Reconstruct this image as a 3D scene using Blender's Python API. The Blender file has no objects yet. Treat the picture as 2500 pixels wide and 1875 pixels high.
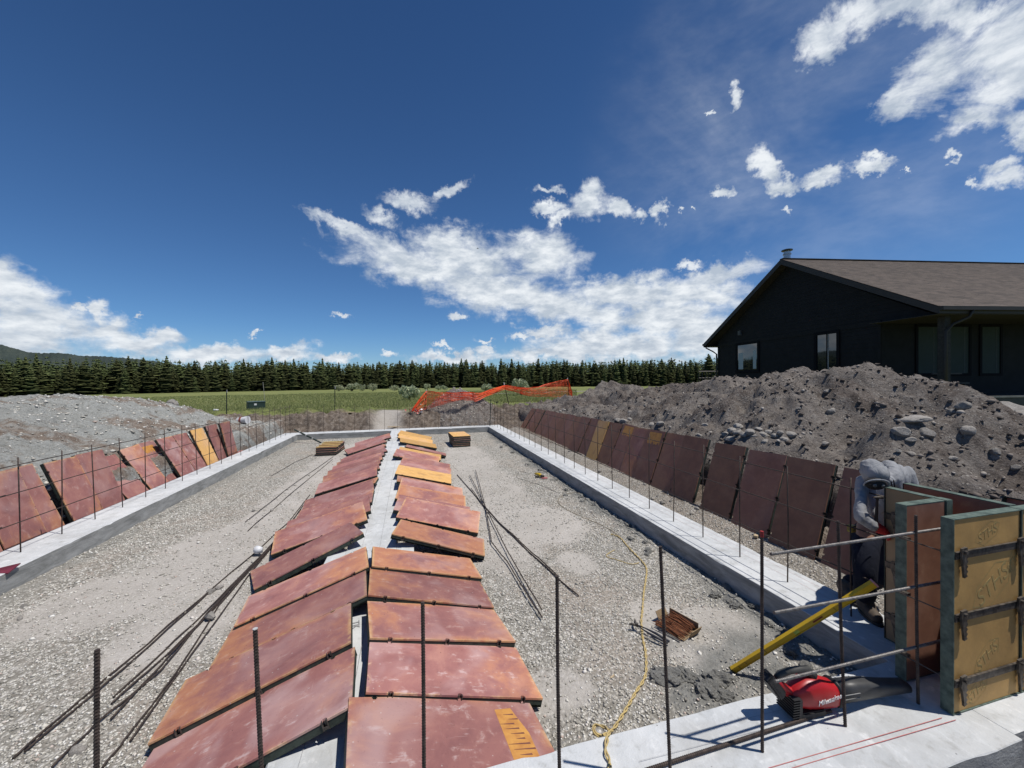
import bpy, bmesh, math, random
import numpy as np
from mathutils import Vector, Matrix, Quaternion
from math import sin, cos, radians, pi, atan2, hypot

random.seed(7)
RNG = np.random.default_rng(11)
SC = bpy.context.scene
COL = SC.collection

# ------------------------------------------------------------------ camera
FPX, YAW, PIT, ROL, CH = 953.64, 0.254969, -0.0106505, -0.0097638, 2.347142
_fw = Vector((sin(YAW)*cos(PIT), cos(YAW)*cos(PIT), sin(PIT)))
_rt = Vector((cos(YAW), -sin(YAW), 0.0))
_up = _rt.cross(_fw)
CR = _rt*cos(ROL) + _up*sin(ROL)
CU = _up*cos(ROL) - _rt*sin(ROL)
CF = _fw
CP = Vector((0, 0, CH))
cam_d = bpy.data.cameras.new('camera')
cam = bpy.data.objects.new('camera', cam_d)
COL.objects.link(cam)
cam_d.sensor_width = 36.0
cam_d.lens = 36.0*FPX/2500.0
cam_d.clip_start = 0.05
cam_d.clip_end = 9000
m3 = Matrix((CR, CU, -CF)).transposed()
cam.matrix_world = Matrix.Translation(CP) @ m3.to_4x4()
SC.camera = cam

def ray(u, v):
    return CF + CR*((u-1250)/FPX) - CU*((v-937.5)/FPX)
def atz(u, v, z=0.0):
    d = ray(u, v); return CP + d*((z-CH)/d.z)
def aty(u, v, y):
    d = ray(u, v); return CP + d*(y/d.y)
def atx(u, v, x):
    d = ray(u, v); return CP + d*(x/d.x)
def atd(u, v, dep):
    return CP + ray(u, v)*dep

# ------------------------------------------------------------------ render / light
SUNV = Vector((0.332, -0.180, 0.926)).normalized()
SC.view_settings.view_transform = 'Standard'
SC.view_settings.look = 'None'
SC.view_settings.exposure = 0.0
SC.view_settings.gamma = 1.0
SC.view_settings.use_curve_mapping = False
sun_d = bpy.data.lights.new('sun', 'SUN')
sun_d.energy = 4.3
sun_d.angle = radians(0.53)
sun_d.color = (1.0, 0.955, 0.89)
sun = bpy.data.objects.new('sun', sun_d)
sun.rotation_euler = SUNV.to_track_quat('Z', 'Y').to_euler()
COL.objects.link(sun)

def world():
    w = bpy.data.worlds.new('World'); SC.world = w; w.use_nodes = True
    nt = w.node_tree; N = nt.nodes; L = nt.links; N.clear()
    out = N.new('ShaderNodeOutputWorld'); bg = N.new('ShaderNodeBackground')
    bg.inputs['Strength'].default_value = 0.1
    L.new(bg.outputs[0], out.inputs[0])
    sky = N.new('ShaderNodeTexSky'); sky.sky_type = 'NISHITA'; sky.sun_disc = False
    sky.sun_elevation = radians(67.8); sky.sun_rotation = radians(118.5)
    sky.altitude = 2000; sky.air_density = 1.0; sky.dust_density = 0.3; sky.ozone_density = 3.0
    tc = N.new('ShaderNodeTexCoord')
    nrm = N.new('ShaderNodeVectorMath'); nrm.operation = 'NORMALIZE'; L.new(tc.outputs['Generated'], nrm.inputs[0])
    sp = N.new('ShaderNodeSeparateXYZ'); L.new(nrm.outputs[0], sp.inputs[0])
    def math_(op, a, b=None, c=None, clamp=False):
        n = N.new('ShaderNodeMath'); n.operation = op; n.use_clamp = clamp
        for i, x in enumerate((a, b, c)):
            if x is None: continue
            if isinstance(x, (int, float)): n.inputs[i].default_value = x
            else: L.new(x, n.inputs[i])
        return n.outputs[0]
    az = math_('ARCTAN2', sp.outputs[0], sp.outputs[1])
    el = math_('ARCSINE', sp.outputs[2])
    cv0 = N.new('ShaderNodeCombineXYZ'); L.new(az, cv0.inputs[0]); L.new(el, cv0.inputs[1]); cv0.inputs[2].default_value = 1.0
    # ragged outlines: warp the direction a little before measuring the clouds
    def warp(scale, amp, det):
        n = N.new('ShaderNodeTexNoise'); n.inputs['Scale'].default_value = scale; n.inputs['Detail'].default_value = det; n.inputs['Roughness'].default_value = 0.65
        L.new(nrm.outputs[0], n.inputs['Vector'])
        v = N.new('ShaderNodeVectorMath'); v.operation = 'SUBTRACT'; L.new(n.outputs['Color'], v.inputs[0]); v.inputs[1].default_value = (.5, .5, .5)
        w2 = N.new('ShaderNodeVectorMath'); w2.operation = 'MULTIPLY'; L.new(v.outputs[0], w2.inputs[0]); w2.inputs[1].default_value = (amp, amp, 0); return w2.outputs[0]
    ad = N.new('ShaderNodeVectorMath'); ad.operation = 'ADD'; L.new(cv0.outputs[0], ad.inputs[0]); L.new(warp(22, 0.075, 5), ad.inputs[1])
    cv = N.new('ShaderNodeVectorMath'); cv.operation = 'ADD'; L.new(ad.outputs[0], cv.inputs[0]); L.new(warp(75, 0.018, 2), cv.inputs[1])
    # sky colour: deepen the blue away from the horizon (clear mountain air)
    hor = math_('MULTIPLY', sp.outputs[2], 1.0)
    ramp = N.new('ShaderNodeValToRGB'); L.new(hor, ramp.inputs[0])
    cr = ramp.color_ramp
    cr.elements[0].position = 0.0; cr.elements[0].color = SKYK[0]
    cr.elements[1].position = 0.75; cr.elements[1].color = SKYK[3]
    e = cr.elements.new(0.12); e.color = SKYK[1]
    e = cr.elements.new(0.38); e.color = SKYK[2]
    mixs = N.new('ShaderNodeMix'); mixs.data_type = 'RGBA'; mixs.blend_type = 'MULTIPLY'
    mixs.inputs[0].default_value = 1.0
    L.new(sky.outputs[0], mixs.inputs[6]); L.new(ramp.outputs[0], mixs.inputs[7])
    skyc = mixs.outputs[2]
    # clouds
    acc = None; wacc = None
    for (cx, cy, rx, ry, ang, kind) in CLOUDS:
        d0 = ray(cx, cy).normalized(); a0 = atan2(d0.x, d0.y); e0 = math.asin(d0.z)
        def px(a, e):
            d = Vector((sin(a)*cos(e), cos(a)*cos(e), sin(e)))
            f = d.dot(CF); return 1250+FPX*d.dot(CR)/f, 937.5-FPX*d.dot(CU)/f
        h = 1e-4
        p0 = px(a0, e0); pa = px(a0+h, e0); pe = px(a0, e0+h)
        J = [[(pa[0]-p0[0])/h, (pe[0]-p0[0])/h], [(pa[1]-p0[1])/h, (pe[1]-p0[1])/h]]
        t = radians(ang); c, s = cos(t), sin(t)
        Rm = [[c/rx, s/rx], [-s/ry, c/ry]]
        Mx = [[Rm[i][0]*J[0][j]+Rm[i][1]*J[1][j] for j in range(2)] for i in range(2)]
        ds = []
        for i in range(2):
            n = N.new('ShaderNodeVectorMath'); n.operation = 'DOT_PRODUCT'; L.new(cv.outputs[0], n.inputs[0])
            n.inputs[1].default_value = (Mx[i][0], Mx[i][1], -(Mx[i][0]*a0+Mx[i][1]*e0)); ds.append(n.outputs['Value'])
        q = N.new('ShaderNodeCombineXYZ'); L.new(ds[0], q.inputs[0]); L.new(ds[1], q.inputs[1])
        ln = N.new('ShaderNodeVectorMath'); ln.operation = 'LENGTH'; L.new(q.outputs[0], ln.inputs[0])
        f = math_('SUBTRACT', 1.0, ln.outputs['Value'])
        if kind == 0:
            acc = f if acc is None else math_('SMOOTH_MAX', acc, f, 0.35)
        else:
            wacc = f if wacc is None else math_('SMOOTH_MAX', wacc, f, 0.35)
    def noise(scale, zs, det, rough, dist=0.0, off=0.0, skew=0.0):
        mp = N.new('ShaderNodeMapping'); L.new(nrm.outputs[0], mp.inputs[0])
        mp.inputs['Scale'].default_value = (scale, scale, scale*zs)
        mp.inputs['Location'].default_value = (off, off*2, off)
        mp.inputs['Rotation'].default_value = (skew, skew*.6, 0)
        n = N.new('ShaderNodeTexNoise'); n.inputs['Scale'].default_value = 1.0
        n.inputs['Detail'].default_value = det; n.inputs['Roughness'].default_value = rough
        n.inputs['Distortion'].default_value = dist
        L.new(mp.outputs[0], n.inputs['Vector']); return n.outputs[0]
    n1 = noise(13, 1.9, 7, 0.57, 0.35, 3.1)
    n2 = noise(50, 1.6, 5, 0.6, 0.1, 7.7)
    nb = math_('ADD', math_('MULTIPLY', n1, 0.84), math_('MULTIPLY', n2, 0.16))
    nz = math_('SUBTRACT', nb, 0.5)
    accc = math_('MAXIMUM', acc, -2.0)
    dens = math_('ADD', math_('MULTIPLY_ADD', accc, 1.7, 0.30), math_('MULTIPLY', nz, 3.6))
    # off-frame sky goes on with the same fair-weather clouds
    bigs = noise(2.2, 2.2, 3, 0.5, 0.2, 19.0)
    back = math_('MULTIPLY_ADD', sp.outputs[1], -3.0, -0.3, clamp=True)
    gen = math_('MULTIPLY', back, math_('ADD', math_('MULTIPLY', math_('SUBTRACT', bigs, 0.6), 5.0), math_('MULTIPLY', nz, 3.0)))
    gen = math_('SUBTRACT', gen, math_('MULTIPLY', math_('SUBTRACT', 1.0, back), 3.0))
    dens = math_('MAXIMUM', dens, gen)
    mr = N.new('ShaderNodeMapRange'); mr.interpolation_type = 'SMOOTHSTEP'
    L.new(dens, mr.inputs[0]); mr.inputs[1].default_value = -0.22; mr.inputs[2].default_value = 1.35
    m_c = mr.outputs[0]
    # wispy layer
    nw = noise(9, 1.4, 9, 0.68, 0.8, 11.0, 0.5)
    wa = math_('MAXIMUM', wacc, -2.4)
    wd = math_('ADD', math_('MULTIPLY_ADD', wa, 1.5, 0.25), math_('MULTIPLY', math_('SUBTRACT', nw, 0.5), 3.8))
    mr2 = N.new('ShaderNodeMapRange'); mr2.interpolation_type = 'SMOOTHSTEP'
    L.new(wd, mr2.inputs[0]); mr2.inputs[1].default_value = -0.3; mr2.inputs[2].default_value = 1.3
    m_w = math_('MULTIPLY', mr2.outputs[0], 0.93)
    # faint veil
    nv = noise(3.0, 1.5, 5, 0.6, 0.5, 5.0, 0.4)
    veil = math_('MULTIPLY', math_('SUBTRACT', nv, 0.46, clamp=True), 0.55)
    d0 = ray(1950, 330).normalized()
    dv = N.new('ShaderNodeVectorMath'); dv.operation = 'DOT_PRODUCT'; L.new(nrm.outputs[0], dv.inputs[0]); dv.inputs[1].default_value = d0
    vr = N.new('ShaderNodeMapRange'); L.new(dv.outputs['Value'], vr.inputs[0]); vr.inputs[1].default_value = 0.90; vr.inputs[2].default_value = 1.03; vr.interpolation_type = 'SMOOTHERSTEP'
    veil = math_('MULTIPLY', math_('MULTIPLY', vr.outputs[0], math_('MULTIPLY_ADD', nv, 2.6, -0.9, clamp=True)), 0.30)
    mask = math_('MAXIMUM', math_('MAXIMUM', m_c, m_w), veil)
    mask = math_('MULTIPLY', mask, math_('MULTIPLY_ADD', sp.outputs[2], 30.0, 0.6, clamp=True))
    # cloud shading: greyer undersides and thick parts
    ns = noise(20, 2.4, 6, 0.6, 0.1, 23.0)
    sh = math_('ADD', math_('MULTIPLY_ADD', ns, 3.4, -1.25), math_('MULTIPLY', math_('SUBTRACT', n1, 0.5), 1.2), clamp=True)
    elw = math_('MULTIPLY_ADD', el, 1.1, 0.25, clamp=True)
    cc = N.new('ShaderNodeMix'); cc.data_type = 'RGBA'; L.new(sh, cc.inputs[0])
    cc.inputs[6].default_value = (4.9, 5.6, 6.5, 1); cc.inputs[7].default_value = (8.6, 9.0, 9.4, 1)
    cm = N.new('ShaderNodeMix'); cm.data_type = 'RGBA'; L.new(mask, cm.inputs[0])
    L.new(skyc, cm.inputs[6]); L.new(cc.outputs[2], cm.inputs[7])
    L.new(cm.outputs[2], bg.inputs['Color'])
    w.cycles.sampling_method = 'MANUAL'; w.cycles.sample_map_resolution = 512

SKYK = [(0.60, 0.76, 0.93, 1), (0.50, 0.74, 0.95, 1), (0.45, 0.70, 0.93, 1), (0.32, 0.54, 0.76, 1)]
CLOUDS = [
 (-20,690,90,70,0,0),(40,730,105,62,20,0),(110,790,130,60,5,0),(40,835,160,50,0,0),(240,755,30,34,60,0),(255,805,70,40,0,0),(330,845,120,36,0,0),
 (400,832,62,26,0,0),(520,866,150,26,0,0),(570,858,42,18,0,0),(700,860,74,21,-6,0),(820,872,56,13,0,0),
 (336,772,14,6,0,0),(632,808,14,6,0,0),(195,752,14,10,0,0),
 (860,560,95,16,24,1),(960,605,120,36,14,1),(1075,590,95,40,0,0),(1020,650,175,48,12,0),(1150,640,150,66,8,0),(1320,625,95,58,10,0),
 (1200,705,230,58,12,0),(1350,745,230,44,12,0),(1540,715,220,42,0,0),(1735,680,115,26,-14,1),(1680,720,150,30,-6,0),
 (1600,780,220,50,0,0),(1500,845,260,42,0,0),(1720,820,120,60,0,0),(1840,800,60,60,0,0),(1330,808,75,15,0,0),(1266,822,30,8,0,0),(1120,776,24,10,0,0),
 (1185,852,26,9,0,0),(950,868,18,8,0,0),(1185,836,28,5,0,0),(1110,872,120,15,0,0),(1380,866,200,18,0,0),(840,776,20,6,0,1),(1080,842,24,5,0,0),
 (1000,492,70,26,10,1),(1095,470,50,14,-28,1),(930,530,60,20,30,1),(1335,463,38,9,4,1),(1338,508,36,16,-5,0),(1432,490,44,42,-35,0),(1375,528,40,14,-25,0),(1512,506,38,22,30,0),
 (1566,520,24,18,0,0),(1611,512,15,27,10,0),(1658,514,9,9,0,0),(1759,471,32,16,0,0),(1690,510,10,5,0,0),(1680,650,44,9,-12,1),
 (1790,241,19,36,0,0),(1728,282,10,7,0,0),(1868,408,36,48,-28,0),(1905,450,52,24,-5,0),(2010,435,62,24,-14,0),(2138,405,50,19,-2,0),
 (2327,384,19,14,0,0),(2222,412,12,4,0,0),(2445,400,62,22,-22,1),(2440,445,70,26,-10,1),(2370,443,18,12,0,1),(1908,525,16,5,0,1),
 (2010,95,75,50,-40,1),(2090,40,120,50,-30,1),(2230,0,160,38,-5,1),(2200,240,70,34,-42,1),(2290,165,130,70,-42,1),(2420,110,170,110,-40,1),
 (2440,235,150,60,-35,1),(2380,290,90,28,-20,1),(2500,310,90,50,20,1),(2400,30,200,60,0,1),(2600,200,120,160,0,1),
]
world()

# ------------------------------------------------------------------ helpers
def setp(o, label=None, cat=None, group=None, kind=None):
    if label: o['label'] = label
    if cat: o['category'] = cat
    if group: o['group'] = group
    if kind: o['kind'] = kind
    return o

def make_np(name, V, F, mat=None, parent=None, smooth=False, loc=None, attrs=None):
    """V (n,3), F (m,k) arrays."""
    V = np.asarray(V, dtype=np.float32); F = np.asarray(F, dtype=np.int32)
    if loc is not None: V = V - np.array(loc, dtype=np.float32)
    me = bpy.data.meshes.new(name)
    k = F.shape[1]
    me.vertices.add(len(V)); me.vertices.foreach_set('co', V.ravel())
    me.loops.add(F.size); me.loops.foreach_set('vertex_index', F.ravel())
    me.polygons.add(len(F)); me.polygons.foreach_set('loop_start', np.arange(0, F.size, k, dtype=np.int32))
    me.polygons.foreach_set('loop_total', np.full(len(F), k, dtype=np.int32))
    if smooth: me.polygons.foreach_set('use_smooth', np.ones(len(F), dtype=bool))
    me.update(calc_edges=True)
    if attrs:
        for an, av in attrs.items():
            a = me.attributes.new(an, 'FLOAT', 'POINT'); a.data.foreach_set('value', np.asarray(av, dtype=np.float32))
    me.validate()
    if mat: me.materials.append(mat)
    o = bpy.data.objects.new(name, me); COL.objects.link(o)
    if loc is not None: o.location = loc
    if parent: o.parent = parent
    return o

class MB:
    def __init__(s): s.v = []; s.f = []; s.m = []; s.mi = 0
    def add(s, vs, fs):
        b = len(s.v); s.v += [tuple(v) for v in vs]; s.f += [[i+b for i in f] for f in fs]; s.m += [s.mi]*len(fs)
    def box(s, c, d, R=None):
        x, y, z = d[0]/2, d[1]/2, d[2]/2
        vs = [Vector((i, j, k)) for i in (-x, x) for j in (-y, y) for k in (-z, z)]
        if R is not None: vs = [R @ v for v in vs]
        c = Vector(c)
        s.add([v+c for v in vs], [(0,1,3,2),(4,6,7,5),(0,4,5,1),(2,3,7,6),(0,2,6,4),(1,5,7,3)])
    def bx(s, x0, x1, y0, y1, z0, z1): s.box(((x0+x1)/2, (y0+y1)/2, (z0+z1)/2), (x1-x0, y1-y0, z1-z0))
    def tube(s, pts, r, n=8, cap=True):
        pts = [Vector(p) for p in pts]; k = len(pts)
        rs = r if isinstance(r, (list, tuple)) else [r]*k
        rings = []; prev = None
        for i, p in enumerate(pts):
            t = (pts[min(i+1, k-1)] - pts[max(i-1, 0)])
            if t.length < 1e-9: t = Vector((0, 0, 1))
            t.normalize()
            if prev is None:
                a = Vector((0, 0, 1)) if abs(t.z) < 0.9 else Vector((1, 0, 0))
                u = t.cross(a).normalized()
            else:
                u = (prev - t*prev.dot(t)).normalized()
            prev = u; w = t.cross(u)
            rings.append([p + (u*cos(2*pi*j/n) + w*sin(2*pi*j/n))*rs[i] for j in range(n)])
        vs = [v for R in rings for v in R]; fs = []
        for i in range(k-1):
            for j in range(n):
                fs.append((i*n+j, i*n+(j+1) % n, (i+1)*n+(j+1) % n, (i+1)*n+j))
        if cap: fs.append(tuple(range(n))[::-1]); fs.append(tuple((k-1)*n+j for j in range(n)))
        s.add(vs, fs)
    def prism(s, poly, fn, h0, h1):
        """poly 2D list; fn(x,y,h)->3D"""
        n = len(poly)
        vs = [fn(x, y, h0) for x, y in poly] + [fn(x, y, h1) for x, y in poly]
        fs = [tuple(range(n))[::-1], tuple(range(n, 2*n))] + [(i, (i+1) % n, n+(i+1) % n, n+i) for i in range(n)]
        s.add(vs, fs)
    def build(s, name, mats, parent=None, loc=None, smooth=False, bevel=0, recalc=True):
        me = bpy.data.meshes.new(name)
        vv = s.v
        if loc is not None:
            l = Vector(loc); vv = [tuple(Vector(v)-l) for v in vv]
        me.from_pydata(vv, [], s.f); me.update()
        if not isinstance(mats, (list, tuple)): mats = [mats]
        for m in mats: me.materials.append(m)
        if len(mats) > 1:
            for p, i in zip(me.polygons, s.m): p.material_index = i
        if recalc or bevel:
            bm = bmesh.new(); bm.from_mesh(me)
            if recalc: bmesh.ops.recalc_face_normals(bm, faces=bm.faces)
            if bevel:
                es = [e for e in bm.edges if len(e.link_faces) == 2 and e.calc_face_angle(0) > 0.6]
                bmesh.ops.bevel(bm, geom=es, offset=bevel, segments=2, affect='EDGES', clamp_overlap=True)
            bm.to_mesh(me); bm.free()
        if smooth:
            for p in me.polygons: p.use_smooth = True
        o = bpy.data.objects.new(name, me); COL.objects.link(o)
        if loc is not None: o.location = loc
        if parent: o.parent = parent
        return o

def empty(name, loc=(0, 0, 0), M=None):
    o = bpy.data.objects.new(name, None); COL.objects.link(o); o.empty_display_size = 0.1
    if M is not None: o.matrix_world = M
    else: o.location = loc
    return o

def copy_tree(o, parent=None):
    c = o.copy(); COL.objects.link(c); c.parent = parent
    for ch in KIDS.get(o.name, []): copy_tree(ch, c)
    return c
KIDS = {}
def kid(p, o): KIDS.setdefault(p.name, []).append(o); return o

# value noise
_T = RNG.random((256, 256)).astype(np.float64)
def vnoise(x, y):
    xi = np.floor(x).astype(int); yi = np.floor(y).astype(int); fx = x-xi; fy = y-yi
    fx = fx*fx*(3-2*fx); fy = fy*fy*(3-2*fy)
    a = _T[xi & 255, yi & 255]; b = _T[(xi+1) & 255, yi & 255]; c = _T[xi & 255, (yi+1) & 255]; d = _T[(xi+1) & 255, (yi+1) & 255]
    return (a*(1-fx)+b*fx)*(1-fy)+(c*(1-fx)+d*fx)*fy
def fbm(x, y, f=1.0, o=4, g=0.5, s=0.0):
    r = 0; a = 1; t = 0
    x = np.asarray(x, float); y = np.asarray(y, float)
    for i in range(o):
        ca, sa = cos(0.7*i+.3), sin(0.7*i+.3)
        r = r+a*(vnoise((x*ca-y*sa)*f+s+i*17.3, (x*sa+y*ca)*f+s*1.7+i*9.1)-.5)*2; t += a; a *= g; f *= 2.03
    return r/t
def sstep(a, b, x): t = np.clip((x-a)/(b-a), 0, 1); return t*t*(3-2*t)

# ------------------------------------------------------------------ materials
def newmat(name):
    m = bpy.data.materials.new(name); m.use_nodes = True
    nt = m.node_tree; b = nt.nodes['Principled BSDF']; return m, nt, b
def NN(nt, t, **k):
    n = nt.nodes.new(t)
    for a, v in k.items(): setattr(n, a, v)
    return n
def texco(nt, coord='Object', rnd=True):
    tc = NN(nt, 'ShaderNodeTexCoord')
    if not rnd: return tc.outputs[coord]
    oi = NN(nt, 'ShaderNodeObjectInfo'); mu = NN(nt, 'ShaderNodeMath', operation='MULTIPLY'); mu.inputs[1].default_value = 37.0
    nt.links.new(oi.outputs['Random'], mu.inputs[0])
    va = NN(nt, 'ShaderNodeVectorMath', operation='ADD'); nt.links.new(tc.outputs[coord], va.inputs[0])
    cb = NN(nt, 'ShaderNodeCombineXYZ'); nt.links.new(mu.outputs[0], cb.inputs[0]); nt.links.new(mu.outputs[0], cb.inputs[1]); nt.links.new(cb.outputs[0], va.inputs[1])
    return va.outputs[0]
def noiseN(nt, co, scale, det=4, rough=.55, dist=0, stretch=None):
    n = NN(nt, 'ShaderNodeTexNoise'); n.inputs['Scale'].default_value = scale; n.inputs['Detail'].default_value = det
    n.inputs['Roughness'].default_value = rough; n.inputs['Distortion'].default_value = dist
    if stretch:
        mp = NN(nt, 'ShaderNodeMapping'); mp.inputs['Scale'].default_value = stretch; nt.links.new(co, mp.inputs[0]); co = mp.outputs[0]
    nt.links.new(co, n.inputs['Vector']); return n.outputs[0]
def rampN(nt, fac, stops):
    r = NN(nt, 'ShaderNodeValToRGB'); nt.links.new(fac, r.inputs[0]); c = r.color_ramp
    while len(c.elements) < len(stops): c.elements.new(0.5)
    for e, (p, col) in zip(c.elements, stops):
        e.position = p; e.color = (*col, 1) if len(col) == 3 else col
    return r.outputs[0]
def mixN(nt, fac, a, b, bt='MIX'):
    n = NN(nt, 'ShaderNodeMix', data_type='RGBA', blend_type=bt)
    if isinstance(fac, (int, float)): n.inputs[0].default_value = fac
    else: nt.links.new(fac, n.inputs[0])
    for i, x in ((6, a), (7, b)):
        if isinstance(x, tuple): n.inputs[i].default_value = (*x, 1)
        else: nt.links.new(x, n.inputs[i])
    return n.outputs[2]
def mthN(nt, op, a, b=None, clamp=False):
    n = NN(nt, 'ShaderNodeMath', operation=op, use_clamp=clamp)
    for i, x in enumerate((a, b)):
        if x is None: continue
        if isinstance(x, (int, float)): n.inputs[i].default_value = x
        else: nt.links.new(x, n.inputs[i])
    return n.outputs[0]
def mrN(nt, x, a, b, c=0.0, d=1.0, smooth=True):
    n = NN(nt, 'ShaderNodeMapRange'); n.interpolation_type = 'SMOOTHSTEP' if smooth else 'LINEAR'
    nt.links.new(x, n.inputs[0])
    for i, v in zip((1, 2, 3, 4), (a, b, c, d)): n.inputs[i].default_value = v
    return n.outputs[0]
def bumpN(nt, b, h, strength=.3, dist=.01):
    n = NN(nt, 'ShaderNodeBump'); n.inputs['Strength'].default_value = strength; n.inputs['Distance'].default_value = dist
    nt.links.new(h, n.inputs['Height']); nt.links.new(n.outputs[0], b.inputs['Normal'])
def simple(name, c, c2=None, rough=.7, scale=6, bump=.15, bscale=60, metal=0, lo=.35, hi=.65, bdist=.004, coord='Object', spec=.4):
    m, nt, b = newmat(name); co = texco(nt, coord)
    if c2 is None: c2 = tuple(x*.72 for x in c)
    b.inputs['Roughness'].default_value = rough; b.inputs['Metallic'].default_value = metal; b.inputs['Specular IOR Level'].default_value = spec
    nt.links.new(rampN(nt, noiseN(nt, co, scale, 5, .6), [(lo, c2), (hi, c)]), b.inputs['Base Color'])
    if bump: bumpN(nt, b, noiseN(nt, co, bscale, 4, .6), bump, bdist)
    return m

def m_concrete():
    m, nt, b = newmat('concrete'); co = texco(nt, 'Object', False)
    big = noiseN(nt, co, 1.7, 6, .65, .3); mid = noiseN(nt, co, 11, 5, .65); fin = noiseN(nt, co, 90, 3, .6)
    st = noiseN(nt, co, 3, 5, .6, 1.2, (3.5, 1.2, 8)); 
    c = rampN(nt, big, [(.3, (.43, .445, .45)), (.5, (.535, .55, .555)), (.72, (.63, .64, .64))])
    c = mixN(nt, mrN(nt, mid, .55, .75), c, (.68, .69, .69)); 
    c = mixN(nt, mthN(nt, 'MULTIPLY', mrN(nt, mid, .47, .28), .6), c, (.33, .33, .315))
    c = mixN(nt, mthN(nt, 'MULTIPLY', mrN(nt, noiseN(nt, co, .9, 5, .7, .8), .52, .70), .45), c, (.36, .355, .335))
    c = mixN(nt, mthN(nt, 'MULTIPLY', mrN(nt, st, .52, .72), .3), c, (.70, .72, .73))
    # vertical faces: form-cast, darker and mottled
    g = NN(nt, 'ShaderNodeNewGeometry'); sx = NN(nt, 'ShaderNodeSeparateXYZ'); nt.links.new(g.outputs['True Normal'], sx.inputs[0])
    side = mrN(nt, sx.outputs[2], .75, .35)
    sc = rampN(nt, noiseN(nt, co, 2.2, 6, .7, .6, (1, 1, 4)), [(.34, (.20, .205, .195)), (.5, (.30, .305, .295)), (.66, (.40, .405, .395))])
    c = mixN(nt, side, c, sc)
    vo = NN(nt, 'ShaderNodeTexVoronoi'); vo.inputs['Scale'].default_value = 14; nt.links.new(co, vo.inputs['Vector'])
    pit = mthN(nt, 'MULTIPLY', mrN(nt, vo.outputs['Distance'], .07, .03), mrN(nt, noiseN(nt, co, 4, 2), .5, .56))
    c = mixN(nt, mthN(nt, 'MULTIPLY', pit, .7), c, (.12, .12, .115))
    nt.links.new(c, b.inputs['Base Color']); b.inputs['Roughness'].default_value = .9; b.inputs['Specular IOR Level'].default_value = .25
    h = mthN(nt, 'ADD', mthN(nt, 'MULTIPLY', mid, 1.0), mthN(nt, 'MULTIPLY', fin, .35)); h = mthN(nt, 'SUBTRACT', h, pit)
    h = mthN(nt, 'ADD', h, mthN(nt, 'MULTIPLY', st, .5))
    bumpN(nt, b, h, .55, .012); return m
CONC = m_concrete()

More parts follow.
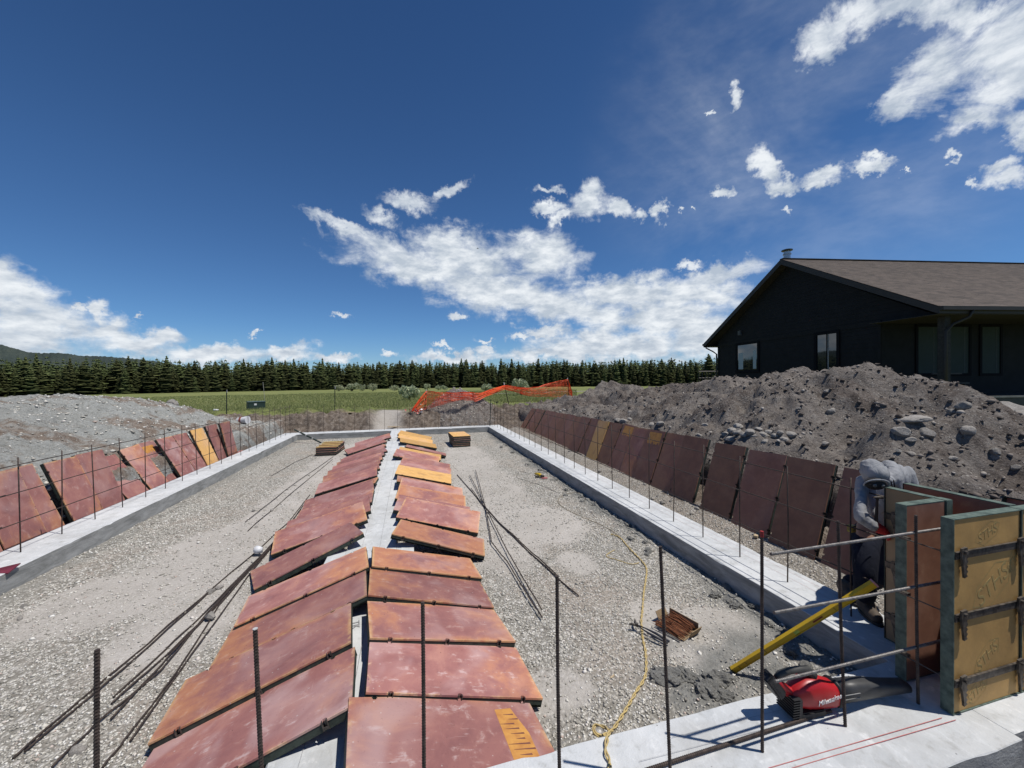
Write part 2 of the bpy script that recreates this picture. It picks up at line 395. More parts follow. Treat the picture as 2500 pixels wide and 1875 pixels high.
def m_panel():
    # object colour: r = orange amount, g = chalky wear, b = how yellow, low a = painted shade brown
    m, nt, b = newmat('film_faced_plywood'); tc = NN(nt, 'ShaderNodeTexCoord'); co0 = tc.outputs['Object']; co = texco(nt)
    oi = NN(nt, 'ShaderNodeObjectInfo'); sc = NN(nt, 'ShaderNodeSeparateColor'); nt.links.new(oi.outputs['Color'], sc.inputs[0])
    orr, chalk, yel = sc.outputs[0], sc.outputs[1], sc.outputs[2]
    sx = NN(nt, 'ShaderNodeSeparateXYZ'); nt.links.new(co0, sx.inputs[0])
    big = noiseN(nt, co, 2.4, 6, .65, .5); mid = noiseN(nt, co, 9, 6, .65, .4); fin = noiseN(nt, co, 60, 4, .6)
    strk = noiseN(nt, co, 4, 6, .7, .6, (1.2, 9, 1))
    base = rampN(nt, big, [(.3, (.245, .095, .090)), (.5, (.325, .130, .113)), (.7, (.43, .195, .148))])
    base = mixN(nt, mthN(nt, 'MULTIPLY', mrN(nt, mid, .48, .72), .6), base, (.42, .19, .145))
    # worn, orange ends and long edges
    ex0 = mthN(nt, 'ADD', sx.outputs[0], mthN(nt, 'MULTIPLY', oi.outputs['Random'], .5)); ex1 = mthN(nt, 'ADD', mthN(nt, 'SUBTRACT', 1.22, sx.outputs[0]), mthN(nt, 'MULTIPLY', mthN(nt, 'SUBTRACT', 1.0, oi.outputs['Random']), .5)); ex = mthN(nt, 'MINIMUM', ex0, ex1)
    ey = mthN(nt, 'MINIMUM', sx.outputs[1], mthN(nt, 'SUBTRACT', .61, sx.outputs[1]))
    e1 = mthN(nt, 'MINIMUM', ex, mthN(nt, 'ADD', mthN(nt, 'MULTIPLY', ey, 4.5), .22))
    fac = mthN(nt, 'SUBTRACT', mthN(nt, 'ADD', mthN(nt, 'MULTIPLY', orr, 1.5), mthN(nt, 'MULTIPLY', mthN(nt, 'SUBTRACT', big, .5), 2.6)), mthN(nt, 'ADD', mthN(nt, 'MULTIPLY', e1, 1.5), .10))
    of = mthN(nt, 'MULTIPLY', mrN(nt, fac, -.05, .75), .85)
    orange = rampN(nt, mid, [(.3, (.42, .15, .075)), (.6, (.52, .215, .085)), (.8, (.56, .27, .13))])
    c = mixN(nt, of, base, orange)
    yellow = rampN(nt, strk, [(.3, (.52, .25, .05)), (.55, (.66, .37, .09)), (.8, (.7, .45, .2))])
    ee = mthN(nt, 'MINIMUM', mthN(nt, 'MINIMUM', sx.outputs[0], mthN(nt, 'SUBTRACT', 1.22, sx.outputs[0])), mthN(nt, 'MULTIPLY', ey, 2.5))
    edge = mthN(nt, 'MULTIPLY', mrN(nt, mthN(nt, 'ADD', ee, mthN(nt, 'MULTIPLY', mid, .03)), .05, .02), mthN(nt, 'MULTIPLY', mrN(nt, mthN(nt, 'ADD', mid, mthN(nt, 'MULTIPLY', orr, .3)), .58, .74), .7))
    c = mixN(nt, edge, c, (.60, .36, .14))
    c = mixN(nt, mrN(nt, mthN(nt, 'SUBTRACT', yel, mthN(nt, 'MULTIPLY', mthN(nt, 'SUBTRACT', big, .5), .5)), .35, .6), c, yellow)
    # chalky cement film, scratches
    cf = mthN(nt, 'MULTIPLY', mrN(nt, mthN(nt, 'ADD', mid, mthN(nt, 'MULTIPLY', strk, .5)), .80, 1.02), chalk)
    c = mixN(nt, mthN(nt, 'MULTIPLY', cf, .62), c, (.60, .50, .50))
    soft = noiseN(nt, co, 1.7, 3, .5, .8); c = mixN(nt, mthN(nt, 'MULTIPLY', mrN(nt, soft, .48, .66), mthN(nt, 'MULTIPLY_ADD' if False else 'MULTIPLY', mthN(nt, 'ADD', chalk, .25), .42)), c, (.52, .36, .35))
    dk = noiseN(nt, co, 3.3, 4, .6, .3); c = mixN(nt, mthN(nt, 'MULTIPLY', mrN(nt, dk, .56, .74), .35), c, (.17, .06, .06))
    c = mixN(nt, mthN(nt, 'MULTIPLY', mrN(nt, strk, .66, .72), .3), c, (.62, .52, .50))
    c = mixN(nt, mthN(nt, 'MULTIPLY', mrN(nt, fin, .60, .72), .35), c, (.12, .05, .045))
    hs = NN(nt, 'ShaderNodeHueSaturation'); nt.links.new(c, hs.inputs['Color']); nt.links.new(mrN(nt, oi.outputs['Random'], 0, 1, .80, 1.17, False), hs.inputs['Value']); hs.inputs['Saturation'].default_value = .92; c = hs.outputs[0]
    # fine scrapes and cement splatter
    sc1 = noiseN(nt, co, 7, 3, .6, .15, (.5, 22, 1)); sc2 = noiseN(nt, co, 5, 3, .6, .15, (26, .6, 1)); gate = mrN(nt, noiseN(nt, co, 2.1, 2), .45, .6)
    c = mixN(nt, mthN(nt, 'MULTIPLY', mthN(nt, 'MAXIMUM', mrN(nt, sc1, .67, .71), mthN(nt, 'MULTIPLY', mrN(nt, sc2, .68, .72), .6)), mthN(nt, 'MULTIPLY', gate, .55)), c, (.60, .47, .42))
    vs = NN(nt, 'ShaderNodeTexVoronoi'); vs.inputs['Scale'].default_value = 26; nt.links.new(co, vs.inputs['Vector']); spv = NN(nt, 'ShaderNodeSeparateColor'); nt.links.new(vs.outputs['Color'], spv.inputs[0])
    c = mixN(nt, mthN(nt, 'MULTIPLY', mthN(nt, 'MULTIPLY', mrN(nt, vs.outputs['Distance'], .16, .08), mrN(nt, spv.outputs[0], .80, .86)), .6), c, (.58, .53, .50))
    c = mixN(nt, mthN(nt, 'MULTIPLY', mthN(nt, 'MULTIPLY', mrN(nt, vs.outputs['Distance'], .14, .09), mrN(nt, spv.outputs[1], .88, .92)), .7), c, (.09, .04, .035))
    # shaded sheets: shade put into the colour as brown (object alpha)
    c = mixN(nt, mthN(nt, 'SUBTRACT', 1.0, oi.outputs['Alpha']), c, mixN(nt, .5, rampN(nt, big, [(.3, (.17, .080, .050)), (.5, (.24, .120, .075)), (.7, (.31, .175, .11))]), rampN(nt, mid, [(.3, (.155, .076, .05)), (.7, (.30, .16, .10))])))
    nt.links.new(c, b.inputs['Base Color'])
    nt.links.new(mrN(nt, mid, .3, .7, .5, .75), b.inputs['Roughness']); b.inputs['Specular IOR Level'].default_value = .22
    bumpN(nt, b, mthN(nt, 'ADD', strk, mthN(nt, 'MULTIPLY', fin, .3)), .25, .004); return m
PLY = m_panel()
RAIL = simple('green_black_painted_rail', (.05, .065, .05), (.018, .022, .018), .7, 25, .3, 80, lo=.3, hi=.7)
STEEL = simple('worn_dark_steel', (.16, .14, .12), (.05, .045, .04), .5, 30, .2, 90, .6)
RUST = simple('rusty_steel', (.15, .085, .055), (.055, .032, .024), .75, 60, .4, 300, .2)
REBAR = simple('weathered_rebar', (.085, .062, .05), (.035, .027, .024), .62, 40, .3, 300, .35)
REBARG = simple('grey_mill_scale_rebar', (.22, .21, .20), (.11, .10, .095), .5, 40, .3, 300, .5)
WIRE = simple('rusty_tie_wire', (.30, .11, .045), (.12, .045, .022), .7, 50, .2, 200, .2)

def m_ground():
    m, nt, b = newmat('pit_ground'); co = texco(nt, 'Object', False)
    def at(n): a = NN(nt, 'ShaderNodeAttribute', attribute_name=n); return a.outputs['Fac']
    big = noiseN(nt, co, .8, 6, .6, .3); mid = noiseN(nt, co, 6, 6, .65, .2); fin = noiseN(nt, co, 40, 5, .65); vf = noiseN(nt, co, 160, 3, .6)
    sand = rampN(nt, mthN(nt, 'ADD', mthN(nt, 'MULTIPLY', big, .5), mthN(nt, 'MULTIPLY', fin, .5)), [(.32, (.34, .31, .27)), (.5, (.455, .425, .385)), (.68, (.56, .53, .49))])
    # crushed gravel: speckle of pale and dark stones
    vo = NN(nt, 'ShaderNodeTexVoronoi'); vo.inputs['Scale'].default_value = 36; nt.links.new(co, vo.inputs['Vector'])
    sc = NN(nt, 'ShaderNodeSeparateColor'); nt.links.new(vo.outputs['Color'], sc.inputs[0])
    gr = rampN(nt, sc.outputs[0], [(.0, (.26, .245, .21)), (.3, (.38, .36, .32)), (.6, (.50, .475, .42)), (.85, (.60, .575, .52)), (1., (.72, .69, .64))])
    gr = mixN(nt, mthN(nt, 'MULTIPLY', mrN(nt, vo.outputs['Distance'], .4, .7), .7), gr, (.17, .155, .13))
    gr = mixN(nt, mthN(nt, 'MULTIPLY', mrN(nt, big, .45, .65), .4), gr, (.40, .33, .27))
    clay = rampN(nt, mthN(nt, 'ADD', mthN(nt, 'MULTIPLY', mid, .5), mthN(nt, 'MULTIPLY', fin, .5)), [(.3, (.12, .118, .108)), (.5, (.215, .212, .195)), (.7, (.30, .295, .275))])
    dirt = rampN(nt, mthN(nt, 'ADD', mthN(nt, 'MULTIPLY', mid, .6), mthN(nt, 'MULTIPLY', fin, .4)), [(.36, (.055, .042, .034)), (.5, (.155, .125, .10)), (.64, (.29, .25, .21))])
    gb = noiseN(nt, co, .035, 4, .6, .4, (1, 3.0, 1)); gm = noiseN(nt, co, .35, 5, .65, 0, (1, 1, 1)); gf = noiseN(nt, co, 5.0, 4, .7)
    grass = rampN(nt, mthN(nt, 'ADD', mthN(nt, 'MULTIPLY', gb, .45), mthN(nt, 'ADD', mthN(nt, 'MULTIPLY', gm, .3), mthN(nt, 'MULTIPLY', gf, .25))), [(.36, (.10, .125, .042)), (.47, (.155, .18, .062)), (.54, (.21, .225, .08)), (.62, (.29, .27, .105))])
    c = mixN(nt, at('sand'), gr, sand); c = mixN(nt, at('clay'), c, clay); c = mixN(nt, at('dirt'), c, dirt); c = mixN(nt, at('grass'), c, grass)
    c = mixN(nt, at('road'), c, (.40, .37, .32))
    nt.links.new(c, b.inputs['Base Color']); b.inputs['Roughness'].default_value = .95; b.inputs['Specular IOR Level'].default_value = .15
    h = mthN(nt, 'ADD', mthN(nt, 'MULTIPLY', mid, 1.2), mthN(nt, 'MULTIPLY', fin, .6)); h = mthN(nt, 'ADD', h, mthN(nt, 'MULTIPLY', vf, .25))
    g2 = mthN(nt, 'MULTIPLY', mrN(nt, vo.outputs['Distance'], .1, .6, 1, 0), mthN(nt, 'SUBTRACT', 1.0, at('sand')))
    h = mthN(nt, 'ADD', h, mthN(nt, 'MULTIPLY', g2, .8))
    bumpN(nt, b, h, .8, .02); return m
GROUND = m_ground()

def m_dirt(name, stops, stops2, patch=(.5, .6), seed=0):
    m, nt, b = newmat(name); co = texco(nt, 'Object', False)
    big = noiseN(nt, co, .55, 6, .62, .6); mid = noiseN(nt, co, 5, 6, .68, .3); fin = noiseN(nt, co, 26, 6, .7); vf = noiseN(nt, co, 110, 4, .65)
    s = mthN(nt, 'ADD', mthN(nt, 'MULTIPLY', mid, .45), mthN(nt, 'MULTIPLY', fin, .55))
    a = rampN(nt, s, stops); c2 = rampN(nt, s, stops2)
    c = mixN(nt, mrN(nt, mthN(nt, 'ADD', big, mthN(nt, 'MULTIPLY', mid, .15)), patch[0], patch[1]), a, c2)
    vo = NN(nt, 'ShaderNodeTexVoronoi'); vo.inputs['Scale'].default_value = 22; nt.links.new(co, vo.inputs['Vector'])
    sc = NN(nt, 'ShaderNodeSeparateColor'); nt.links.new(vo.outputs['Color'], sc.inputs[0])
    pe = mthN(nt, 'MULTIPLY', mrN(nt, vo.outputs['Distance'], .34, .2), mrN(nt, sc.outputs[0], .72, .8))
    c = mixN(nt, mthN(nt, 'MULTIPLY', pe, .75), c, (.40, .375, .34))
    nt.links.new(c, b.inputs['Base Color']); b.inputs['Roughness'].default_value = .95; b.inputs['Specular IOR Level'].default_value = .12
    h = mthN(nt, 'ADD', mthN(nt, 'MULTIPLY', mid, 1.4), mthN(nt, 'MULTIPLY', fin, .9)); h = mthN(nt, 'ADD', h, mthN(nt, 'MULTIPLY', vf, .3)); h = mthN(nt, 'ADD', h, mthN(nt, 'MULTIPLY', pe, .4))
    bumpN(nt, b, h, 1.0, .045); return m
DIRT_R = m_dirt('brown_grey_excavated_dirt', [(.34, (.055, .044, .038)), (.5, (.142, .120, .105)), (.66, (.26, .232, .208))], [(.34, (.09, .077, .068)), (.5, (.19, .168, .15)), (.66, (.30, .275, .25))])
DIRT_L = m_dirt('pale_crushed_fines_over_dirt', [(.34, (.11, .082, .062)), (.5, (.235, .19, .155)), (.66, (.34, .295, .255))], [(.34, (.185, .185, .165)), (.5, (.33, .335, .315)), (.66, (.43, .44, .42))], (.50, .60))
STONE = simple('pale_rock', (.40, .375, .34), (.19, .17, .15), .9, 7, .6, 30, bdist=.02, lo=.3, hi=.6)
STONE_D = simple('grey_boulder', (.33, .31, .28), (.17, .155, .14), .9, 4, .6, 20, bdist=.03, lo=.3, hi=.65)
def m_pebble():
    m, nt, b = newmat('gravel_stones'); a = NN(nt, 'ShaderNodeAttribute', attribute_name='tone')
    c = rampN(nt, a.outputs['Fac'], [(0, (.25, .235, .205)), (.2, (.38, .36, .315)), (.5, (.52, .495, .435)), (.75, (.64, .615, .55)), (.93, (.75, .73, .68)), (1, (.50, .40, .34))])
    nt.links.new(c, b.inputs['Base Color']); b.inputs['Roughness'].default_value = .9; b.inputs['Specular IOR Level'].default_value = .2; return m
PEB = m_pebble()

# ------------------------------------------------------------------ terrain functions
H = .235
XLO, XLI, XRI, XRO, YFI, YFO, YNI, YNO = -5.035, -4.416, 3.410, 4.032, 17.366, 17.99, 2.08, 1.46
def field_z(x, y):
    r = np.hypot(x, y); return .8-np.clip(r-24, 0, 400)*.0122
def ground_z(x, y):
    x = np.asarray(x, float); y = np.asarray(y, float)
    f = field_z(x, y)
    n = fbm(x, y, 1.3, 4, .5, 3.0)
    # pit outline
    dl = sstep(-5.35, -6.6, x+n*.12); dr = sstep(4.75, 6.2, x+n*.1); df = sstep(18.35, 19.9, y+n*.45+0.25*fbm(x, y, 4, 3)); dn = 0*x
    ramp = np.exp(-((x+1.02)/.72)**2)*sstep(18, 18.5, y)*(1-sstep(22, 24, y))
    k = np.maximum(np.maximum(dl, dr), df)
    z = k*f
    z = np.where(ramp > 0, z*(1-ramp)+ramp*f*sstep(18.2, 21.5, y), z)
    inside = (x > XLI) & (x < XRI) & (y > YNI) & (y < YFI)
    strip = sstep(4.0, 4.8, x)*.16*(1-dr)
    z = z+np.where(inside, 0, strip)
    z = z+.012*fbm(x, y, 2.2, 3, .5, 9.)+.006*fbm(x, y, 9, 3, .5, 4.)
    # churned bank
    e = k*(1-sstep(1.8, 6, y-19.9))*(y > 17.9)*(1-ramp)
    z = z+e*(.42*np.abs(fbm(x, y, 1.5, 4, .6, 5.))+.14*fbm(x, y, 5, 3, .6, 8.)-.06)
    # lumpy wet clay along the right footing and near footing
    c = clay_m(x, y)
    z = z+c*(.055*np.abs(fbm(x, y, 6, 4, .6, 2.))+.02*fbm(x, y, 22, 2, .6, 6.))
    return z
def clay_m(x, y):
    n = fbm(x, y, 1.7, 4, .55, 13.)
    a = sstep(3.05-.25*n, 3.3-.25*n, x)*(x < XRI+.02)*sstep(2, 2.2, y)*sstep(17.5, 16, y)*sstep(-.35, .05, n+.15)
    b2 = sstep(.85, .35, np.hypot((x-2.6)/1.25, (y-2.55)/.8)+n*.35)*sstep(-.25, .25, fbm(x, y, 2.6, 3, .5, 31.)+.15)*(x > 1.2)
    b3 = sstep(.5, .2, np.hypot((x-.85)/.55, (y-2.2)/.3)+n*.2)*.8
    l = sstep(-4.1+.12*n, -4.25+.12*n, x)*(x > XLI-.02)*.5
    return np.clip(np.maximum(np.maximum(a, b2), np.maximum(b3, l)), 0, 1)
def blob(x, y, lst, s=.25):
    n = fbm(x, y, .9, 4, .55, 21.); n2 = fbm(x, y, 3.5, 3, .5, 27.)
    r = np.zeros_like(x)
    for (cx, cy, rx, ry) in lst:
        d = np.hypot((x-cx)/rx, (y-cy)/ry)+n*.28+n2*.12
        r = np.maximum(r, sstep(1.12, .8, d))
    return r
def sand_m(x, y):
    L = [(-2.55, 6.1, .95, 1.6), (-2.2, 4.6, .55, .9), (-3.3, 5.2, .6, .7), (-2.1, 9, .85, 3.5), (-2.0, 13, .8, 3.4),
         (1.6, 8.4, .85, 2.9), (1.15, 5.6, .65, 1.0), (2.15, 6.0, .6, .8), (1.7, 12, .7, 3), (2.75, 3.0, .5, .4), (1.0, 2.75, .35, .25), (2.05, 4.6, .25, .35), (2.35, 3.1, .3, .6)]
    return np.clip(blob(x, y, L)*(.80+.35*fbm(x, y, 2.6, 4, .6, 77.)), 0, 1)

# right dirt pile crest from its skyline
def crest_table(pts, xc):
    t = sorted([(atx(u, v, xc).y, atx(u, v, xc).z) for u, v in pts]); return np.array([a for a, b in t]), np.array([b for a, b in t])
CRX = 8.8
_ry, _rz = crest_table([(1400,978),(1440,960),(1474,943),(1494,934),(1530,940),(1564,950),(1609,945),(1678,933),(1740,925),(1798,918),(1832,923),(1870,912),(1897,905),(1927,898),(1960,906),(1987,913),(2007,898),(2070,897),(2136,896),(2176,908),(2245,923),(2300,935),(2335,948),(2409,983),(2500,1035)], CRX)
_ry = np.concatenate(([-3, 1.5], _ry, [28])); _rz = np.concatenate(([.5, 1.1], _rz, [.7]))
CLX = -9.3
_ly, _lz = crest_table([(0,972),(40,985),(75,986),(110,976),(150,963),(190,960),(215,962),(270,966),(330,968),(350,975),(380,990),(420,1007),(450,1028)], CLX)
_ly = np.concatenate(([3, 8], _ly, [_ly[-1]+.8])); _lz = np.concatenate(([1.6, 2.1], _lz, [.5]))

def rmound_z(x, y):
    x = np.asarray(x, float); y = np.asarray(y, float)
    w = fbm(x, y, .5, 3, .5, 41.)
    cz = np.interp(y, _ry, _rz)
    # radial spread so the crest reads from several cones
    t = (x-5.15-.18*fbm(y, y*0, .9, 3, .5, 2.))/(CRX-5.15)
    bank = sstep(0, .09, t)*.72
    prof = .12+bank+(cz-.84)*sstep(.05, 1.12, t)**.9
    far = sstep(1.04, 1.62, t+w*.08); z = prof*(1-far)+far*.3
    ridg = 1-np.abs(fbm(x, y, .62, 4, .55, 51.))*2.2
    mid_ = sstep(.02, .3, t)*(1-sstep(.85, 1.02, t)*.55)
    z = z+mid_*(.38*(ridg-.45)+.22*fbm(x, y, 1.7, 3, .6, 57.))
    cl = sstep(.0, .08, t)
    bil = np.abs(fbm(x, y, 2.7, 4, .62, 61.)); ch = sstep(-.1, .35, fbm(x, y, .8, 3, .5, 63.))
    z = z+cl*(.15*bil**.8+.16*ch*np.abs(fbm(x, y, 4.5, 3, .6, 65.))+.05*fbm(x, y, 10, 3, .6, 67.)-.085)
    z = z-sstep(.05, -.12, t)*1.2-sstep(21.5, 25.5, y)*2.0
    return z
def lmound_z(x, y):
    x = np.asarray(x, float); y = np.asarray(y, float)
    cz = np.interp(y, _ly, _lz); w = fbm(x, y, .5, 3, .5, 71.)
    t = (-5.25-x-.15*fbm(y, y*0, .8, 3, .5, 6.))/(-5.25-CLX)
    prof = .05+sstep(0, .08, t)*.62+(cz-.70)*sstep(.04, 1.1, t)**.9
    far = sstep(1.2, 2.0, t+w*.1); z = prof*(1-far)+far*.3
    mid_ = sstep(.02, .3, t)*(1-sstep(.85, 1.02, t)*.8)
    z = z+mid_*(.20*fbm(x, y, .7, 4, .55, 75.)+.13*fbm(x, y, 2.2, 3, .6, 77.))
    z = z+sstep(0, .08, t)*(.13*np.abs(fbm(x, y, 3.0, 4, .62, 81.))+.03*fbm(x, y, 11, 3, .6, 87.)-.03)
    z = z-sstep(.04, -.1, t)*1.2-sstep(17.2, 19.5, y+w*.8)*np.clip(z-1.0, 0, 3)-sstep(20.0, 21.6, y)*1.5*sstep(-6.5, -7.5, x)
    return z
def pile_z(x, y):
    """cone of spoil behind the far footing, under the orange mesh"""
    x = np.asarray(x, float); y = np.asarray(y, float)
    d = np.hypot((x-2.5)/2.9, (y-20.9)/2.3)
    d = d+.10*fbm(x, y, 1.3, 3, .5, 91.)
    z = .15+np.clip(1-d, -1, 1)*2.05
    z = np.where(d < .25, .15+.75*2.05+(.25-d)*1.2, z)
    z = z+.28*np.abs(fbm(x, y, 2.4, 4, .6, 95.))+.08*fbm(x, y, 8, 3, .6, 97.)-.06
    # undercut face along the footing
    return z-sstep(18.75, 18.25, y+.12*fbm(x, y, 2.5, 3, .5, 3.))*1.5
def surf(x, y):
    a = float(max(ground_z(x, y), -5)); x = np.float64(x); y = np.float64(y)
    if x > 4.9 and -3 < y < 26: a = max(a, float(rmound_z(x, y)))
    if x < -5.1 and 3 < y < 22: a = max(a, float(lmound_z(x, y)))
    if -1 < x < 6.2 and 18 < y < 24: a = max(a, float(pile_z(x, y)))
    return a
def grid(xs, ys, fn):
    X, Y = np.meshgrid(xs, ys); Z = fn(X, Y)
    V = np.stack([X.ravel(), Y.ravel(), Z.ravel()], 1)
    nx, ny = len(xs), len(ys); i = np.arange(nx-1); j = np.arange(ny-1); I, Jj = np.meshgrid(i, j)
    a = (Jj*nx+I).ravel(); F = np.stack([a, a+1, a+nx+1, a+nx], 1); return V, F, X.ravel(), Y.ravel()
def geo(a, b, n, g=1.18):
    s = g**np.arange(n); s = s/s.sum()*(b-a); return a+np.cumsum(s)

def build_ground():
    xs = np.concatenate([(-geo(8, 1800, 46, 1.16))[::-1], np.arange(-8, 8.001, .075), geo(8, 1800, 46, 1.16)])
    ys = np.concatenate([(-geo(1, 300, 20, 1.3))[::-1]-0, np.arange(-1, 22.001, .075), geo(22, 2200, 60, 1.13)])
    V, F, X, Y = grid(xs, ys, ground_z)
    far = np.hypot(X, Y) > 260
    V[far, 2] = field_z(X[far], Y[far])
    n = fbm(X, Y, .8, 4, .55, 33.)
    inside = (X > XLI-.3) & (X < XRI+.3) & (Y > YNI-.3) & (Y < YFI+.3)
    # road out in the meadow
    p0 = atz(1185, 973, -.1); p1 = atz(1425, 962.5, -.2)
    p0 = Vector((p0.x, p0.y)); p1 = Vector((p1.x, p1.y)); d = (p1-p0).normalized(); nn = Vector((-d.y, d.x))
    dist = np.abs((X-p0.x)*nn.x+(Y-p0.y)*nn.y); al = (X-p0.x)*d.x+(Y-p0.y)*d.y
    grass = sstep(20.2, 21.0, Y+n*.6+np.abs(X+1)*.03)
    grass = np.maximum(grass, sstep(-9.5, -11.5, X+n)); grass = np.maximum(grass, sstep(11.5, 13.5, X+n))
    rampm = np.exp(-((X+1.02)/.85)**2)*(Y > 17.9)*(1-sstep(21.2, 22.6, Y))
    grass = grass*(1-np.clip(rampm*1.5, 0, 1)); grass = np.where(Y < 18, np.where(np.abs(X) < 8.5, 0, grass), grass)
    rs = np.clip(sstep(.2, .9, rampm+.3*n)*.75, 0, 1)
    sand = np.where(inside, sand_m(X, Y), rs)
    dirt = np.where(inside, 0, 1-rs)
    stripr = (X > 4.0) & (X < 4.75+n*.2) & (Y < 17.5)
    dirt = np.where(stripr, .35, dirt)
    A = {'grass': np.clip(grass, 0, 1), 'sand': sand, 'dirt': dirt, 'clay': np.where(inside, clay_m(X, Y), 0), 'road': 0*X}
    g = make_np('ground', V, F, GROUND, smooth=True, attrs=A); setp(g, 'gravel pit floor running out into the grass meadow', kind='structure')
    # the far gravel road, its own sheet
    mb = MB(); pr = []
    for k in range(41):
        s = -1+k*2.3; q = p0+d*s; pr.append(q)
    for a, c in zip(pr, pr[1:]):
        w = 1.1
        P = [a-nn*w, c-nn*w, c+nn*w, a+nn*w]
        mb.add([(p.x, p.y, float(field_z(p.x, p.y))+.05) for p in P], [(0, 1, 2, 3)])
    o = mb.build('gravel_road', simple('road_gravel', (.42, .39, .34), (.33, .30, .26), .95)); setp(o, 'pale gravel road crossing the meadow', kind='structure')
build_ground()

def build_mounds():
    V, F, X, Y = grid(np.arange(4.98, 15.5, .06), np.arange(-2, 26, .06), rmound_z)
    o = make_np('dirt_pile', V, F, DIRT_R, smooth=True); setp(o, 'long brown-grey pile of excavated dirt between the right row of panels and the dark house', 'dirt pile')
    V, F, X, Y = grid(-np.arange(5.12, 15, .06)[::-1], np.arange(3, 22, .06), lmound_z)
    o = make_np('dirt_pile', V, F, DIRT_L, smooth=True); setp(o, 'broad dirt pile capped with pale grey crushed fines behind the left row of panels', 'dirt pile')
    V, F, X, Y = grid(np.arange(-1.0, 6.2, .05), np.arange(18.1, 24, .05), pile_z)
    o = make_np('dirt_pile', V, F, DIRT_R, smooth=True); setp(o, 'small cone of dirt and stones behind the far footing under the orange mesh', 'dirt pile')
build_mounds()

# ------------------------------------------------------------------ pebbles (uncountable gravel)
OCT = np.array([[1,0,0],[-1,0,0],[0,1,0],[0,-1,0],[0,0,1],[0,0,-1]], float)
OCTF = np.array([[0,2,4],[2,1,4],[1,3,4],[3,0,4],[2,0,5],[1,2,5],[3,1,5],[0,3,5]])
def scatter_stones(name, P, S, label, mat=PEB, flat=.6):
    n = len(P)
    V = OCT[None]*(1+RNG.uniform(-.25, .25, (n, 6, 1)))+RNG.uniform(-.22, .22, (n, 6, 3))
    V = V*np.stack([S*RNG.uniform(.8, 1.25, n), S*RNG.uniform(.6, 1, n), S*flat*RNG.uniform(.6, 1.1, n)], 1)[:, None, :]
    a = RNG.uniform(0, 2*pi, n); b = RNG.uniform(-.5, .5, n)
    c, s = np.cos(b)[:, None], np.sin(b)[:, None]
    x, z = V[..., 0]*c-V[..., 2]*s, V[..., 0]*s+V[..., 2]*c
    y = V[..., 1]; c, s = np.cos(a)[:, None], np.sin(a)[:, None]
    V = np.stack([x*c-y*s, x*s+y*c, z], 2)+P[:, None, :]
    F = (OCTF[None]+(np.arange(n)*6)[:, None, None]).reshape(-1, 3)
    o = make_np(name, V.reshape(-1, 3), F, mat, attrs={'tone': np.repeat(RNG.random(n)**1.0, 6)})
    return setp(o, label, kind='stuff')

def gravel():
    PX = []; PY = []; PS = []
    def reg(n, x0, x1, ya, yb, smin, smax):
        y = RNG.uniform(ya, yb, n); x = RNG.uniform(x0, x1, n); return x, y, RNG.uniform(smin, smax, n)
    parts = [reg(52000, XLI+.01, XRI-.01, YNI, 5.2, .0065, .0145), reg(36000, XLI+.01, XRI-.01, 5.2, 9.5, .010, .019), reg(16000, XLI+.01, XRI-.01, 9.5, YFI-.02, .013, .021)]
    x = np.concatenate([p[0] for p in parts]); y = np.concatenate([p[1] for p in parts]); s = np.concatenate([p[2] for p in parts])
    m = 1-.955*sand_m(x, y); m = m*(1-.75*clay_m(x, y)); m = m*(.55+.45*sstep(-.3, .2, fbm(x, y, 1.4, 4, .55, 15.)))
    keep = (RNG.random(len(x)) < m)
    keep &= ~((x > -.8) & (x < -.2))
    x, y, s = x[keep], y[keep], s[keep]
    xb = RNG.uniform(XLI+.05, XRI-.05, 900); yb = YNI+.1+RNG.random(900)**1.3*12; sb = RNG.uniform(.014, .034, 900)*RNG.uniform(.6, 1, 900); kb = ~((xb > -1.7) & (xb < .9)); x = np.concatenate([x, xb[kb]]); y = np.concatenate([y, yb[kb]]); s = np.concatenate([s, sb[kb]])
    z = ground_z(x, y)+s*.2
    scatter_stones('gravel', np.stack([x, y, z], 1), s, 'pale crushed gravel covering the floor between the footings')
    # strip outside the right footing
    x = RNG.uniform(4.04, 4.85, 9000); y = 1.9+RNG.uniform(0, 1, 9000)**1.3*12; s = RNG.uniform(.007, .017, 9000)
    z = ground_z(x, y)+s*.2
    k = RNG.random(9000) < .35+.65*sstep(-.1, .3, fbm(x, y, 1.1, 3, .5, 4.))
    scatter_stones('gravel', np.stack([x, y, z], 1)[k], s[k], 'gravel strip between the right footing and the leaning panels')
    # stones in the piles
    for fn, x0, x1, y0, y1, n, lab in ((rmound_z, 5.25, 9.6, 1, 22, 9000, 'small stones and clods strewn over the right dirt pile'), (lmound_z, -10, -5.35, 5, 20, 5000, 'small stones strewn over the left pile'), (pile_z, -.2, 5.2, 18.7, 22.5, 2200, 'stones strewn over the far cone of dirt')):
        x = RNG.uniform(x0, x1, n); y = RNG.uniform(y0, y1, n) if fn is not rmound_z else y0+RNG.uniform(0, 1, n)**1.5*(y1-y0)
        s = .012+.045*RNG.random(n)**3.5; z = fn(x, y)+s*.15
        k = z > ground_z(x, y)
        o = scatter_stones('stones', np.stack([x, y, z], 1)[k], s[k], lab, PEB if fn is not rmound_z else CLOD, .7)
CLOD, nt_, b_ = newmat('dirt_clods_and_stones')
a_ = NN(nt_, 'ShaderNodeAttribute', attribute_name='tone')
nt_.links.new(rampN(nt_, a_.outputs['Fac'], [(0, (.06, .048, .04)), (.55, (.15, .125, .108)), (.85, (.22, .19, .165)), (1, (.42, .39, .35))]), b_.inputs['Base Color']); b_.inputs['Roughness'].default_value = .95
gravel()

